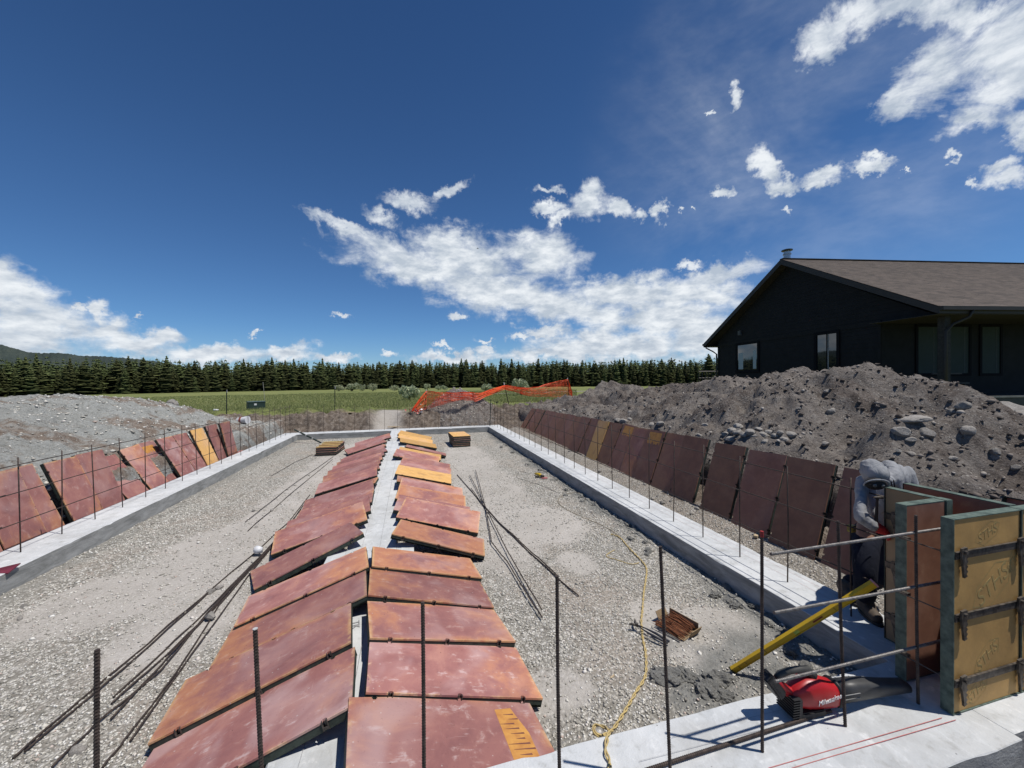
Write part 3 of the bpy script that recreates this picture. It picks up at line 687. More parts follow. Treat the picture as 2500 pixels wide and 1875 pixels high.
# ------------------------------------------------------------------ concrete footings
def footing(name, x0, x1, y0, y1, z1, label, seed=0, z0=-.12, wob=.004, chips=True):
    """one long concrete strip with slightly irregular arrises"""
    L = max(x1-x0, y1-y0); n = max(6, int(L/.08)); alongx = (x1-x0) > (y1-y0)
    mb = MB(); prof = []
    rnd = np.random.default_rng(seed)
    w0, w1 = (y0, y1) if alongx else (x0, x1)
    ts = np.linspace(x0 if alongx else y0, x1 if alongx else y1, n+1)
    jj = fbm(ts*3+seed, ts*0, 1, 3)*wob; jk = fbm(ts*3+seed+50, ts*0, 1, 3)*wob; jz = fbm(ts*2+seed+90, ts*0, 1, 3)*.003
    ch0 = np.where(rnd.random(n+1) < .12, rnd.uniform(.005, .018, n+1), .004); ch1 = np.where(rnd.random(n+1) < .12, rnd.uniform(.005, .018, n+1), .004)
    vs = []; fs = []
    for i, t in enumerate(ts):
        a = w0+jj[i]; b = w1+jk[i]; z = z1+jz[i]
        ring = [(a, z0), (a, z-ch0[i]), (a+ch0[i], z), (a+(b-a)*.33, z+.001), (a+(b-a)*.66, z-.001), (b-ch1[i], z), (b, z-ch1[i]), (b, z0)]
        vs += [((t, w, zz) if alongx else (w, t, zz)) for w, zz in ring]
    k = 8
    for i in range(n):
        for j in range(k-1): fs.append((i*k+j, i*k+j+1, (i+1)*k+j+1, (i+1)*k+j))
    fs.append(tuple(range(k))); fs.append(tuple(n*k+j for j in range(k)))
    mb.add(vs, fs)
    loc = ((x0+x1)/2, (y0+y1)/2, 0)
    o = mb.build(name, CONC, loc=loc); setp(o, label, kind='structure'); return o
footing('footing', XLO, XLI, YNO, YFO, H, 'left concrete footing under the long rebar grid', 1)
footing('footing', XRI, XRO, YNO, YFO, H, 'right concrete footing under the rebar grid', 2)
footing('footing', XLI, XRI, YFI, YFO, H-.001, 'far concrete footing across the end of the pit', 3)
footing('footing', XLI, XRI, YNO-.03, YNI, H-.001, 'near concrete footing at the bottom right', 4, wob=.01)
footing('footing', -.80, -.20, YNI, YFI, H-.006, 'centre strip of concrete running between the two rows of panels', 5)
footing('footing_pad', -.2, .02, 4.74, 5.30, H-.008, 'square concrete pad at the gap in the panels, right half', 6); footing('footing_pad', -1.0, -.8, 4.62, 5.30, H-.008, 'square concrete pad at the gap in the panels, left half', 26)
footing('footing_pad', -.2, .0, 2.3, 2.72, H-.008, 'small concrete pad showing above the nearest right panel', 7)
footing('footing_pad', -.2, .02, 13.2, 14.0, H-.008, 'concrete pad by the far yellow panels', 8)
# poured curb lip at the foot of the footings
LIP = CONC
# chalk and string lines
CHALK = simple('red_chalk', (.50, .13, .12), (.45, .22, .2), .9, 90, 0)
CHALKG = simple('grey_pencil_line', (.22, .22, .23), (.38, .38, .38), .9, 90, 0)
def line_on(u0, v0, u1, v1, w, m, nm, lab, z=H+.0045):
    a = atz(u0, v0, z); b = atz(u1, v1, z); d = (b-a); n = Vector((-d.y, d.x, 0)).normalized()*w/2
    mb = MB(); mb.add([a-n, b-n, b+n, a+n], [(0, 1, 2, 3)]); o = mb.build(nm, m, recalc=False); return setp(o, lab, kind='structure')
line_on(1876, 1875, 2300, 1752, .004, CHALK, 'chalk_line', 'red chalk line on the near footing, the one nearer the blower')
line_on(1933, 1875, 2334, 1757, .004, CHALK, 'chalk_line', 'red chalk line on the near footing that runs to the form corner')
line_on(1640, 1800, 1990, 1712, .002, CHALKG, 'pencil_line', 'faint layout line on the near footing by the rebar shadows')
line_on(1560, 1858, 2000, 1745, .002, CHALKG, 'pencil_line', 'faint layout line beside the lying rebar')
for x in (-.62, -.40):
    mb = MB(); mb.add([(x-.0015, YNI, H+.001), (x+.0015, YNI, H+.001), (x+.0015, YFI, H+.001), (x-.0015, YFI, H+.001)], [(0, 1, 2, 3)])
    setp(mb.build('pencil_line', CHALKG, recalc=False), 'faint straight layout line along the centre strip', kind='structure')
for x in (3.83, 3.95):
    mb = MB(); mb.add([(x-.0015, 2.7, H+.0045), (x+.0015, 2.7, H+.0045), (x+.0015, 12, H+.0045), (x-.0015, 12, H+.0045)], [(0, 1, 2, 3)])
    setp(mb.build('pencil_line', simple('pink_chalk', (.55, .38, .37)), recalc=False), 'faint pink layout line along the right footing', kind='structure')

# ------------------------------------------------------------------ formwork panel prototype
PL, PW, PT = 1.22, .61, .063
NX = (.153, .61, 1.067)
def proto_panel():
    root = empty('formwork_panel')
    # plywood face with notches on both long edges (local: x length, y width, top face z=0)
    nw, nd = .026, .020
    pts = [(0, 0)]
    for x in NX: pts += [(x-nw/2, 0), (x-nw/2+.003, nd), (x+nw/2-.003, nd), (x+nw/2, 0)]
    pts += [(PL, 0), (PL, PW)]
    for x in reversed(NX): pts += [(x+nw/2, PW), (x+nw/2-.003, PW-nd), (x-nw/2+.003, PW-nd), (x-nw/2, PW)]
    pts += [(0, PW)]
    mb = MB(); mb.prism(pts, lambda x, y, h: (x, y, h), -.0125, 0)
    kid(root, mb.build('plywood_face', PLY, root))
    for y0 in (0.004, PW-.012):
        mb = MB(); xs = [0]+[x for c in NX for x in (c-nw/2, c+nw/2)]+[PL]
        for a, b in zip(xs[::2], xs[1::2]): mb.bx(a, b, y0, y0+.008, -PT, -.0125)
        mb.bx(0, PL, y0, y0+.008, -PT, -.048)
        kid(root, mb.build('side_rail', RAIL, root))
    for x0 in (.003, PL-.011):
        mb = MB(); mb.bx(x0, x0+.008, .013, PW-.013, -PT+.001, -.0125); kid(root, mb.build('end_rail', RAIL, root))
    for x in NX:
        mb = MB(); mb.bx(x-.004, x+.004, .013, PW-.013, -PT+.002, -.0128); mb.bx(x-.02, x+.02, .013, PW-.013, -PT, -PT+.002)
        kid(root, mb.build('crossbar', STEEL, root))
        for yy, sg in ((0, -1), (PW, 1)):
            mb = MB()
            ya, yb = (yy-.004, yy+.012) if sg < 0 else (yy-.012, yy+.004)
            mb.bx(x-.017, x-.012, ya, yb, -.056, .0008); mb.bx(x+.012, x+.017, ya, yb, -.056, .0008)
            mb.bx(x-.0125, x+.0125, ya+.0005, ya+.0045, -.052, -.036)
            kid(root, mb.build('edge_bracket', RUST2, root))
    return root
RUST2 = simple('bracket_steel', (.13, .11, .095), (.05, .042, .036), .6, 60, .2, 200, .4)
PROTO = proto_panel(); used_proto = [False]
def new_panel(M, color, label, group):
    if not used_proto[0]: o = PROTO; used_proto[0] = True
    else: o = copy_tree(PROTO)
    o.matrix_world = M
    for ch in o.children: ch.color = color
    o.color = color
    ALLP.append(o); return setp(o, label, 'form panel', group)
ALLP = []
def patch(o, x0, x1, y0, y1, seed=0):
    r_ = random.Random(seed); mb = MB(); n = 9; pts = [(x1, y1), (x1, y0)]
    for k in range(n+1): pts.append((x0+r_.uniform(0, .35)*(x1-x0)*(k % 2), y0+(y1-y0)*k/n))
    mb.add([(x, y, .0009) for x, y in pts], [tuple(range(len(pts)))]); q = mb.build('bare_patch', simple('weathered_orange_patch', (.60, .30, .07), (.44, .19, .05), .6, 14, .1), recalc=False); q.parent = o; return q
def frame_M(A, dL, dW):
    """A: world point of local origin (top-face corner). dL: along length; dW: approx along width"""
    x = Vector(dL).normalized(); y = Vector(dW); y = (y-x*y.dot(x)).normalized(); z = x.cross(y)
    return Matrix.Translation(Vector(A)) @ Matrix((x, y, z)).transposed().to_4x4()
ORD = ['nearest', 'second', 'third', 'fourth', 'fifth', 'sixth', 'seventh', 'eighth', 'ninth', 'tenth', 'eleventh', 'twelfth', 'thirteenth', 'fourteenth', 'fifteenth', 'sixteenth', 'seventeenth', 'eighteenth', 'nineteenth', 'twentieth', 'twenty-first', 'twenty-second', 'twenty-third', 'twenty-fourth', 'twenty-fifth', 'twenty-sixth', 'twenty-seventh', 'twenty-eighth', 'twenty-ninth', 'thirtieth']
def cname(c):
    if c[2] > .6: return 'yellow-orange'
    if c[0] > .75: return 'salmon-orange'
    if c[0] > .5: return 'mauve and orange'
    if c[1] > .7: return 'chalk-streaked mauve'
    return 'mauve-red'
MV, MO, SO, YE, CHK = (.32, .35, 0, 1), (.62, .45, 0, 1), (.95, .3, 0, 1), (.6, .2, 1, 1), (.4, .95, 0, 1)
# centre strip, right row: (inner near u,v, outer near u,v, colour, tilt far drop)
RR = [ (899,1689,1310,1709,CHK), (906,1557,1250,1568,MO), (902,1452,1197,1484,(.55,.6,0,1)), (911,1381,1167,1412,SO), (959,1303,1173,1357,SO),
 (968,1262,1162,1309,MO), (963,1244,1140,1275,CHK), (966,1216,1130,1243,SO), (974,1193,1125,1217,MO), (970,1174,1111,1196,MO), (964,1156,1104,1178,YE), (973,1141,1094,1164,MV),
 (979,1127,1095,1151,(.55,.3,0,1)), (960,1112,1069,1133,MO), (970,1103,1077,1123,YE), (992,1090,1083,1112,MV), (978,1078,1060,1092,YE), (972,1068,1053,1083,YE), (971,1060,1046,1078,YE)]
LR = [ (846,1727,290,2047,CHK), (850,1569,393,1807,MO), (892,1453,526,1629,(.6,.3,0,1)), (897,1383,585,1526,MO), (885,1301,630,1436,MV),
 (895,1268,668,1359,MO), (901,1246,706,1318,(.3,.4,0,1)), (907,1225,722,1272,CHK), (912,1198,738,1252,MV), (915,1178,759,1223,MO), (918,1160,781,1202,MV), (926,1143,792,1186,(.5,.5,0,1)), (928,1131,803,1172,MV),
 (932,1121,815,1157,MV), (938,1110,824,1147,(.35,.3,0,1)), (946,1100,838,1139,MV), (941,1088,848,1126,MV), (944,1078,858,1113,MV), (952,1067,878,1092,MV)]
def centre_row(lst, side):
    prev = None
    for i, (u0, v0, u1, v1, c) in enumerate(lst):
        over = i >= 5 and i not in ((9, 15) if side > 0 else (9, 16))     # far sheets lie shingled, near sheet on top
        zi = .415-(.045 if over else 0); zo = .085+.01*(i % 2)
        A = atz(u0, v0, zi); B = atz(u1, v1, zo)
        d = (B-A); d.z = 0
        if i >= 5:
            a_m = radians(-7 if i < 12 else -5); dm = Vector((cos(a_m)*side, sin(a_m), 0)); k_ = .6; d = (d.normalized()*(1-k_)+dm*k_)*d.length; B = A+d; B.z = zo
        hor = math.sqrt(PL**2-(zi-zo)**2)
        ex = (hor-d.length)*.2
        dh = d.normalized()*hor
        A2 = Vector((A.x, A.y, 0))-d.normalized()*ex; B2 = A2+dh; A2.z = zi; B2.z = zo
        dl = (B2-A2).normalized()
        wd = Vector((-dl.y, dl.x, 0)).normalized()
        if wd.y < 0: wd = -wd
        sp = .6
        if i+1 < len(lst): nx = lst[i+1]; sp = max(.15, atz(nx[0], nx[1], .38).y-atz(u0, v0, .38).y)
        wd = (wd+Vector((0, 0, min(.30, .068/sp) if over else -.06))).normalized()
        wd.z += random.uniform(-.012, .012)
        if side > 0: M = frame_M(A2, dl, wd)
        else:
            # mirror: origin on outer end so x cross y stays up
            M = frame_M(B2, -dl, wd)
        # a far-away row drops half a panel thickness so near edges still rest
        new_panel(M, c, f'{cname(c)} form panel, {ORD[i]} from the camera, {"right" if side > 0 else "left"} of the centre strip', f'form panels laid along the {"right" if side > 0 else "left"} side of the centre strip')
centre_row(RR, 1); centre_row(LR, -1)
# front panel of the right row, defined by its far edge
A = atz(856, 1701, .42); B = atz(1281, 1700, .075); d = B-A; d.z = 0; dh = d.normalized()*math.sqrt(PL**2-.345**2)
mid = (A+B)/2; A2 = Vector((mid.x, mid.y, 0))-dh/2; B2 = A2+dh; A2.z = .42; B2.z = .075
dl = (B2-A2).normalized(); wd = Vector((-dl.y, dl.x, 0)).normalized(); A3 = A2-wd*PW
new_panel(frame_M(A3, dl, wd), (.45, .95, 0, 1), 'mauve form panel with an orange drip-stained end, at the bottom edge of the photo', 'form panels laid along the right side of the centre strip')
# its drip stain: a flat patch where the film is gone
DRIP = simple('bare_plywood_patch', (.58, .29, .07), (.44, .19, .05), .6, 14, .1)
Mx = frame_M(A3, dl, wd)
mb = MB()
mb.add([Mx @ Vector((x, y, .0009)) for x, y in ((.925, .05), (1.10, .05), (1.105, .30), (1.07, .42), (1.05, .50), (.93, .49))], [(0, 1, 2, 3, 4, 5)])
pp = mb.build('bare_patch', DRIP, recalc=False); fp = [o for o in COL.objects if o.name.startswith('formwork_panel')][-1]
pp.parent = fp; pp.matrix_parent_inverse = fp.matrix_world.inverted()
mb = MB()
for i in range(11):
    y0 = .075+i*.037; xe = 1.10-.02*(i % 3)-(.0 if i < 6 else .03); xs = .93+.07*((i*7) % 4)/3
    mb.add([Mx @ Vector((x, y, .0016)) for x, y in ((xs, y0), (xe, y0-.004), (xe, y0+.008), (xs, y0+.002))], [(0, 1, 2, 3)])
q = mb.build('drip_line', simple('dried_drip', (.20, .08, .055), (.15, .055, .04)), recalc=False); q.parent = fp; q.matrix_parent_inverse = fp.matrix_world.inverted()

# leaning rows: left
def lean_row(lst, side, label_side):
    for i, (yb, ang, shear, c, x0, zb) in enumerate(lst):
        if side > 0: c = (c[0]*.8, c[1], c[2], (.2, .05, .3, .02, .14, .25)[i % 6] if c[2] < .3 else .75)  # low alpha puts the right row's shade into its colour
        # bottom near corner at (x0, yb, zb); face towards the pit
        a = radians(ang)
        up = Vector((-cos(a) if side < 0 else cos(a), shear, sin(a))).normalized()
        wd = Vector((0, 1, 0))
        if side < 0:
            # normal must point to +x: x=up, y=+Y -> z = up x Y
            M = frame_M((x0, yb, zb), up, wd)
            if (M.to_3x3() @ Vector((0, 0, 1))).x < 0: M = frame_M(Vector((x0, yb, zb))+wd*PW, up, -wd)
        else:
            M = frame_M((x0, yb, zb), up, wd)
            if (M.to_3x3() @ Vector((0, 0, 1))).x > 0: M = frame_M(Vector((x0, yb, zb))+wd*PW, up, -wd)
        new_panel(M, c, f'{cname(c)} form panel leaning on the {label_side} bank, {ORD[i]} from the camera end', f'form panels leaning in a row on the {label_side} bank')
lean_row([(4.15,72,0,MV,-5.10,-.02),(4.77,72,0,MO,-5.11,-.02),(5.38,72,.0,MV,-5.10,-.02),(6.0,72,.0,MV,-5.12,-.02),(6.62,71,.02,MO,-5.10,-.02),(7.02,70,-.03,MO,-5.17,-.0),(7.72,69,.0,MO,-5.10,-.02),
 (8.33,71,.0,MV,-5.16,-.02),(9.02,54,.0,(.35,.3,0,1),-5.06,-.06),(9.72,60,-.06,MO,-5.12,-.02),(10.35,58,.0,MV,-5.20,-.02),(10.75,62,.0,(.4,.9,0,1),-5.09,-.02),(11.4,62,.0,CHK,-5.10,-.02),(11.95,68,.0,YE,-5.10,-.02),(12.65,72,.0,MV,-5.14,-.02),(13.1,78,.0,(.5,.4,0,1),-5.10,-.02),(14.0,35,.0,MV,-5.25,.05)], -1, 'left')
rr_ = random.Random(3); RL = []
for y_, c_ in ((2.92, MV), (3.60, MV), (4.27, MV), (4.95, (.6, .2, 0, 1)), (5.78, MV), (6.42, (.95, .2, .0, 1)), (7.06, MV), (7.66, (.95, .2, .35, 1)), (8.29, MV), (8.92, (.1, .9, 0, 1)), (9.52, YE), (10.16, CHK), (10.78, MV), (11.42, CHK), (12.05, MV), (12.72, MV), (13.33, MV), (14.0, CHK), (14.66, MV), (15.35, MO), (16.05, MV), (16.75, MV)):
    RL.append((y_, 72-max(0, y_-5)*1.25+rr_.uniform(-2.5, 1.5), rr_.uniform(-.03, .045), c_, 4.66+.02*(y_-3)*.6+rr_.uniform(-.03, .03), .11-max(0, y_-5)*.009))
lean_row(RL, 1, 'right')

for lab, a_ in (('seventh from the camera end', (.90, 1.17, .08, .50)), ('ninth from the camera end', (.92, 1.18, .10, .52))):
    for o in ALLP:
        if 'right bank' in o['label'] and lab in o['label']: patch(o, *a_, seed=len(lab))
for o in ALLP:
    if 'left bank' in o['label'] and 'eleventh from' in o['label']: patch(o, .93, 1.12, .12, .50, 5)
# stacks of panels
def stack(n, cx, cy, rot, col, name, z0=.0, jit=.02, dz=.066, flipy=False):
    for i in range(n):
        a = rot+random.uniform(-.03, .03); c, s = cos(a), sin(a)
        dL = Vector((s*-1, c, 0)); dW = Vector((-c, -s, 0))
        o = Vector((cx+random.uniform(-jit, jit), cy+random.uniform(-jit, jit), z0+(i+1)*dz))
        A = o-dL*PL/2-dW*PW/2
        new_panel(frame_M(A, dL, dW), col[i], f'{cname(col[i])} form panel in the {name}, {ORD[i] if i else "lowest"} from the ground', f'panels in the {name}')
stack(6, 1.72, 14.35, radians(2), [MV]*5+[YE], 'right bay stack', .0, .012, .064)
stack(4, -2.58, 14.02, radians(-3), [MV]*4, 'left bay stack', .0, .015, .066)
YW = simple('yellow_painted_lumber', (.60, .47, .16), (.48, .34, .10), .6, 12, .1)
for k in range(4):
    mb = MB(); mb.box((0, 0, 0), (.63, .09, .022), Matrix.Rotation(random.uniform(-.05, .05), 3, 'Z')); setp(mb.build('yellow_board', YW, bevel=.002), f'yellow board lying across the left stack of forms, {ORD[k]} from the camera', 'board', 'yellow boards on the left stack').location = (-2.58+random.uniform(-.02, .02), 13.5+k*.34, .279)

# ------------------------------------------------------------------ rebar
def rebar_mesh(mb, a, b, r=.0065, ribs=False, n=6, bend=0.0):
    a = Vector(a); b = Vector(b); L = (b-a).length
    if not ribs:
        k = max(2, int(L/.5)+1); pts = []
        side = (b-a).cross(Vector((.3, .5, .8))).normalized()
        for i in range(k): t = i/(k-1); pts.append(a.lerp(b, t)+side*bend*sin(pi*t))
        mb.tube(pts, r, n)
    else:
        st = .0042; k = int(L/st); pts = []; rs = []
        side = (b-a).cross(Vector((.3, .5, .8))).normalized()
        for i in range(k+1):
            t = i/k; pts.append(a.lerp(b, t)+side*bend*sin(pi*t)); rs.append(r*(1.16 if i % 3 == 0 else .93))
        mb.tube(pts, rs, 8)
def rebar(a, b, r, label, group, mat=REBAR, ribs=False, bend=0, name='rebar', n=6):
    mb = MB(); rebar_mesh(mb, a, b, r, ribs, n, bend); o = mb.build(name, mat, loc=tuple(a), recalc=False, smooth=not ribs)
    return setp(o, label, 'rebar', group)
# left wall grid
for i in range(24):
    y = 3.9+i*.602
    if y > 17.9: break
    t = 1.19+random.uniform(-.03, .02)
    rebar((-4.775, y, H-.02), (-4.775+random.uniform(-.03, .005), y+random.uniform(-.02, .03), H+t), .0068, f'upright rebar in the left footing, {ORD[i]} from the camera', 'upright rebars along the left footing', bend=random.uniform(-.008, .008))
for j, z in enumerate((1.353, 1.009, .633)):
    rebar((-4.762, 2.2, z), (-4.762, 17.75, z-.012), .0060, f'{("top", "middle", "lowest")[j]} horizontal rebar tied along the left footing grid', 'horizontal rebars of the left grid', bend=.012)
rebar((-4.750, 2.2, .985), (-4.750, 6.1, 1.012), .006, 'short lapped rebar end beside the middle bar of the left grid', 'lapped bar ends of the left grid')
rebar((-4.750, 2.2, .61), (-4.750, 6.05, .642), .006, 'short lapped rebar end beside the lowest bar of the left grid', 'lapped bar ends of the left grid')
# right wall grid
for i in range(26):
    y = 2.56+i*.6
    if y > 17.75: break
    rebar((3.735, y, H-.02), (3.735+random.uniform(-.01, .015), y+random.uniform(-.025, .02), H+1.21+random.uniform(-.03, .02)), .0068, f'upright rebar in the right footing, {ORD[i]} from the camera', 'upright rebars along the right footing', bend=random.uniform(-.008, .008))
for j, z in enumerate((1.36, 1.02, .62)):
    rebar((3.75, 2.3, z), (3.75, 17.7, z-.01), .0060, f'{("top", "middle", "lowest")[j]} horizontal rebar tied along the right footing grid', 'horizontal rebars of the right grid', bend=.012)
rebar((3.765, 8.2, .625), (3.765, 9.0, .627), .0075, 'short dark lap splice on the lowest bar of the right grid', 'lapped bar ends of the right grid')
# far wall
fx = [-4.1, -3.5, -2.9, -2.3, -1.7, -1.1, -.55, -.05, .6, 1.2, 1.75, 2.25, 2.8, 3.3]
for i, x in enumerate(fx):
    rebar((x, 17.68, H-.02), (x+random.uniform(-.02, .02), 17.68, H+1.12+random.uniform(-.04, .04)), .0062, f'upright rebar in the far footing, {ORD[i]} from the left', 'upright rebars along the far footing')
for z in (1.2, .6):
    rebar((-4.75, 17.67, z), (-1.9, 17.67, z), .004, f'{"upper" if z > 1 else "lower"} thin horizontal rebar on the left part of the far footing', 'horizontal rebars of the far grid')
    rebar((1.2, 17.67, z), (3.6, 17.67, z), .004, f'{"upper" if z > 1 else "lower"} thin horizontal rebar on the right part of the far footing', 'horizontal rebars of the far grid')
# near wall uprights (ribs visible)
for i, (ut, vt, ub, vb, lab) in enumerate(((237,1586,237,1875,'thick upright rebar at the bottom left over the gravel'), (623,1536,640,1875,'upright rebar with a pale cut tip in front of the left row of panels'), (1032,1470,1034,1875,'upright rebar in front of the nearest right-row panels'), (1360,1406,1367,1875,'upright rebar standing over the gravel left of the yellow cord'), (1612,1334,1636,1875,'upright rebar in front of the box of ties'), (1860,1298,1861,1829.7,'upright rebar with a red tip left of the red blower'), (2046,1272,2064,1769,'upright rebar behind the red blower crossed by three bars'), (2236,1258,2242,1722,'upright rebar in front of the maroon form face'))):
    yb = 1.76
    T = aty(ut, vt, yb+.0); Bt = aty(ub, vb, yb)
    if vb == 1875: d = (Bt-T); Bt = T+d*((H-T.z)/d.z)
    o = rebar((Bt.x, yb, H-.02), T, .0085, lab, 'upright rebars along the near footing', ribs=True, bend=random.uniform(-.004, .004))
    if i in (1, 5):
        mb = MB(); mb.tube([T-Vector((0, 0, .0 if i == 1 else .03)), T+Vector((0, 0, .003))], .0095, 8); kid_ = mb.build('painted_tip', simple('pale_cut_steel', (.6, .6, .58), rough=.4) if i == 1 else simple('red_marking_paint', (.35, .03, .03)))
        kid_.parent = o; kid_.matrix_parent_inverse = Matrix.Translation(-Vector(o.location))
for lab, (u0, v0, u1, v1) in (('top', (1882, 1353, 2323, 1287)), ('middle', (1890, 1496, 2323, 1416)), ('lowest', (1892, 1664, 2323, 1558))):
    a = aty(u0, v0, 1.735); b = aty(u1, v1, 1.78)
    rebar(a, b, .0085, f'{lab} grey horizontal rebar tied across the near uprights beside the form corner', 'horizontal rebars of the near grid', REBARG, ribs=True, bend=.004)
a = atz(1500, 1905, H+.012); b = atz(2028, 1735, H+.012)
rebar(a, b, .010, 'thick ribbed rebar lying along the near footing', None, ribs=True)

# loose bars on the floor
def floor_bar(pts, r, label, group, lift=.012, mat=REBAR):
    P = [atz(u, v, 0) for u, v in pts]; Q = []
    for i in range(len(P)-1):
        for k in range(6):
            q = P[i].lerp(P[i+1], k/6); Q.append(Vector((q.x, q.y, float(ground_z(q.x, q.y))+lift+.004*sin(k+i))))
    q = P[-1]; Q.append(Vector((q.x, q.y, float(ground_z(q.x, q.y))+lift)))
    mb = MB(); mb.tube(Q, r, 6); o = mb.build('rebar', mat, loc=tuple(Q[0]), smooth=True, recalc=False); return setp(o, label, 'rebar', group)
gl = 'loose rebars lying in the left bay'
FB = [([(32,1857),(231,1684),(412,1528),(615,1358),(705,1275),(757,1208)], 'loose rebar reaching farthest toward the bottom left corner'),
 ([(60,1843),(235,1695),(412,1536),(520,1440)], 'short loose rebar doubled beside the outermost bar'),
 ([(127,1880),(231,1777),(394,1640),(506,1500),(662,1333),(714,1275),(740,1235)], 'loose rebar leaving the frame at the bottom left'),
 ([(277,1705),(427,1566),(506,1492),(640,1355),(718,1268)], 'loose rebar whose near end lies mid gravel'),
 ([(272,1722),(430,1580),(560,1452),(690,1305)], 'loose rebar paired with the mid-gravel bar'),
 ([(271,1762),(416,1602),(520,1490),(700,1294)], 'loose rebar with its near end just left of the bottom bars'),
 ([(250,1880),(304,1810),(427,1651),(535,1480),(669,1329),(735,1245)], 'loose rebar running off the bottom beside the panels'),
 ([(318,1814),(466,1604),(615,1398),(702,1289)], 'loose rebar nearest the left row of panels'),
 ([(599,1277),(705,1192),(814,1116)], 'thin loose rebar in the sandy middle of the left bay'),
 ([(605,1298),(700,1215),(812,1122)], 'thin loose rebar converging with its neighbour near the left stack'),
 ([(662,1164),(712,1134),(764,1110)], 'farthest short loose rebar left of the stacked forms')]
for k, (p, l) in enumerate(FB): floor_bar(p, .0075 if k < 8 else .006, l, gl, .012+.004*(k % 3))
gr_ = 'loose rebars lying in the right bay'
for k, (p, l) in enumerate((([(1116,1160),(1181,1235),(1240,1300),(1358,1410),(1413,1458)], 'loose rebar in the right bay that ends farthest right'), ([(1150,1195),(1190,1250),(1250,1308),(1330,1380),(1362,1412)], 'loose rebar paired with the right-hand one'),
  ([(1147,1164),(1185,1240),(1200,1330),(1238,1378),(1300,1480),(1324,1515)], 'loose rebar in the right bay that ends nearest the camera'), ([(1161,1152),(1184,1240),(1222,1320),(1252,1378),(1322,1498)], 'loose rebar with its far tip raised in the right bay'))):
    floor_bar(p, .0078, l, gr_, .014+.012*k)

# ------------------------------------------------------------------ standing forms at the corner
HDO = simple('brown_plywood_back', (.50, .30, .10), (.33, .20, .07), .65, 3, .2, 30, lo=.35, hi=.65)
HDO2 = simple('tan_plywood_back', (.40, .28, .16), (.30, .205, .11), .7, 3, .2, 30)
STAMP = simple('faded_green_stamp', (.33, .25, .095), (.44, .28, .10), .7, 30, 0, lo=.3, hi=.6)
EDGEG = simple('green_edge_paint', (.13, .175, .14), (.05, .075, .06), .6, 20, .1)
def text_mesh(body, size, mat, name, M, parent=None, shear=0, ext=.0004, sx=1.0):
    cu = bpy.data.curves.new(name, 'FONT'); cu.body = body; cu.size = size; cu.shear = shear; cu.extrude = ext; cu.align_x = 'CENTER'; cu.align_y = 'CENTER'
    t = bpy.data.objects.new(name, cu); COL.objects.link(t); dg = bpy.context.evaluated_depsgraph_get()
    me = bpy.data.meshes.new_from_object(t.evaluated_get(dg)); COL.objects.unlink(t); bpy.data.objects.remove(t)
    me.materials.clear(); me.materials.append(mat); me.name = name
    o = bpy.data.objects.new(name, me); COL.objects.link(o); o.matrix_world = M @ Matrix.Scale(sx, 4, (1, 0, 0))
    if parent: o.parent = parent; o.matrix_parent_inverse = parent.matrix_world.inverted()
    return o
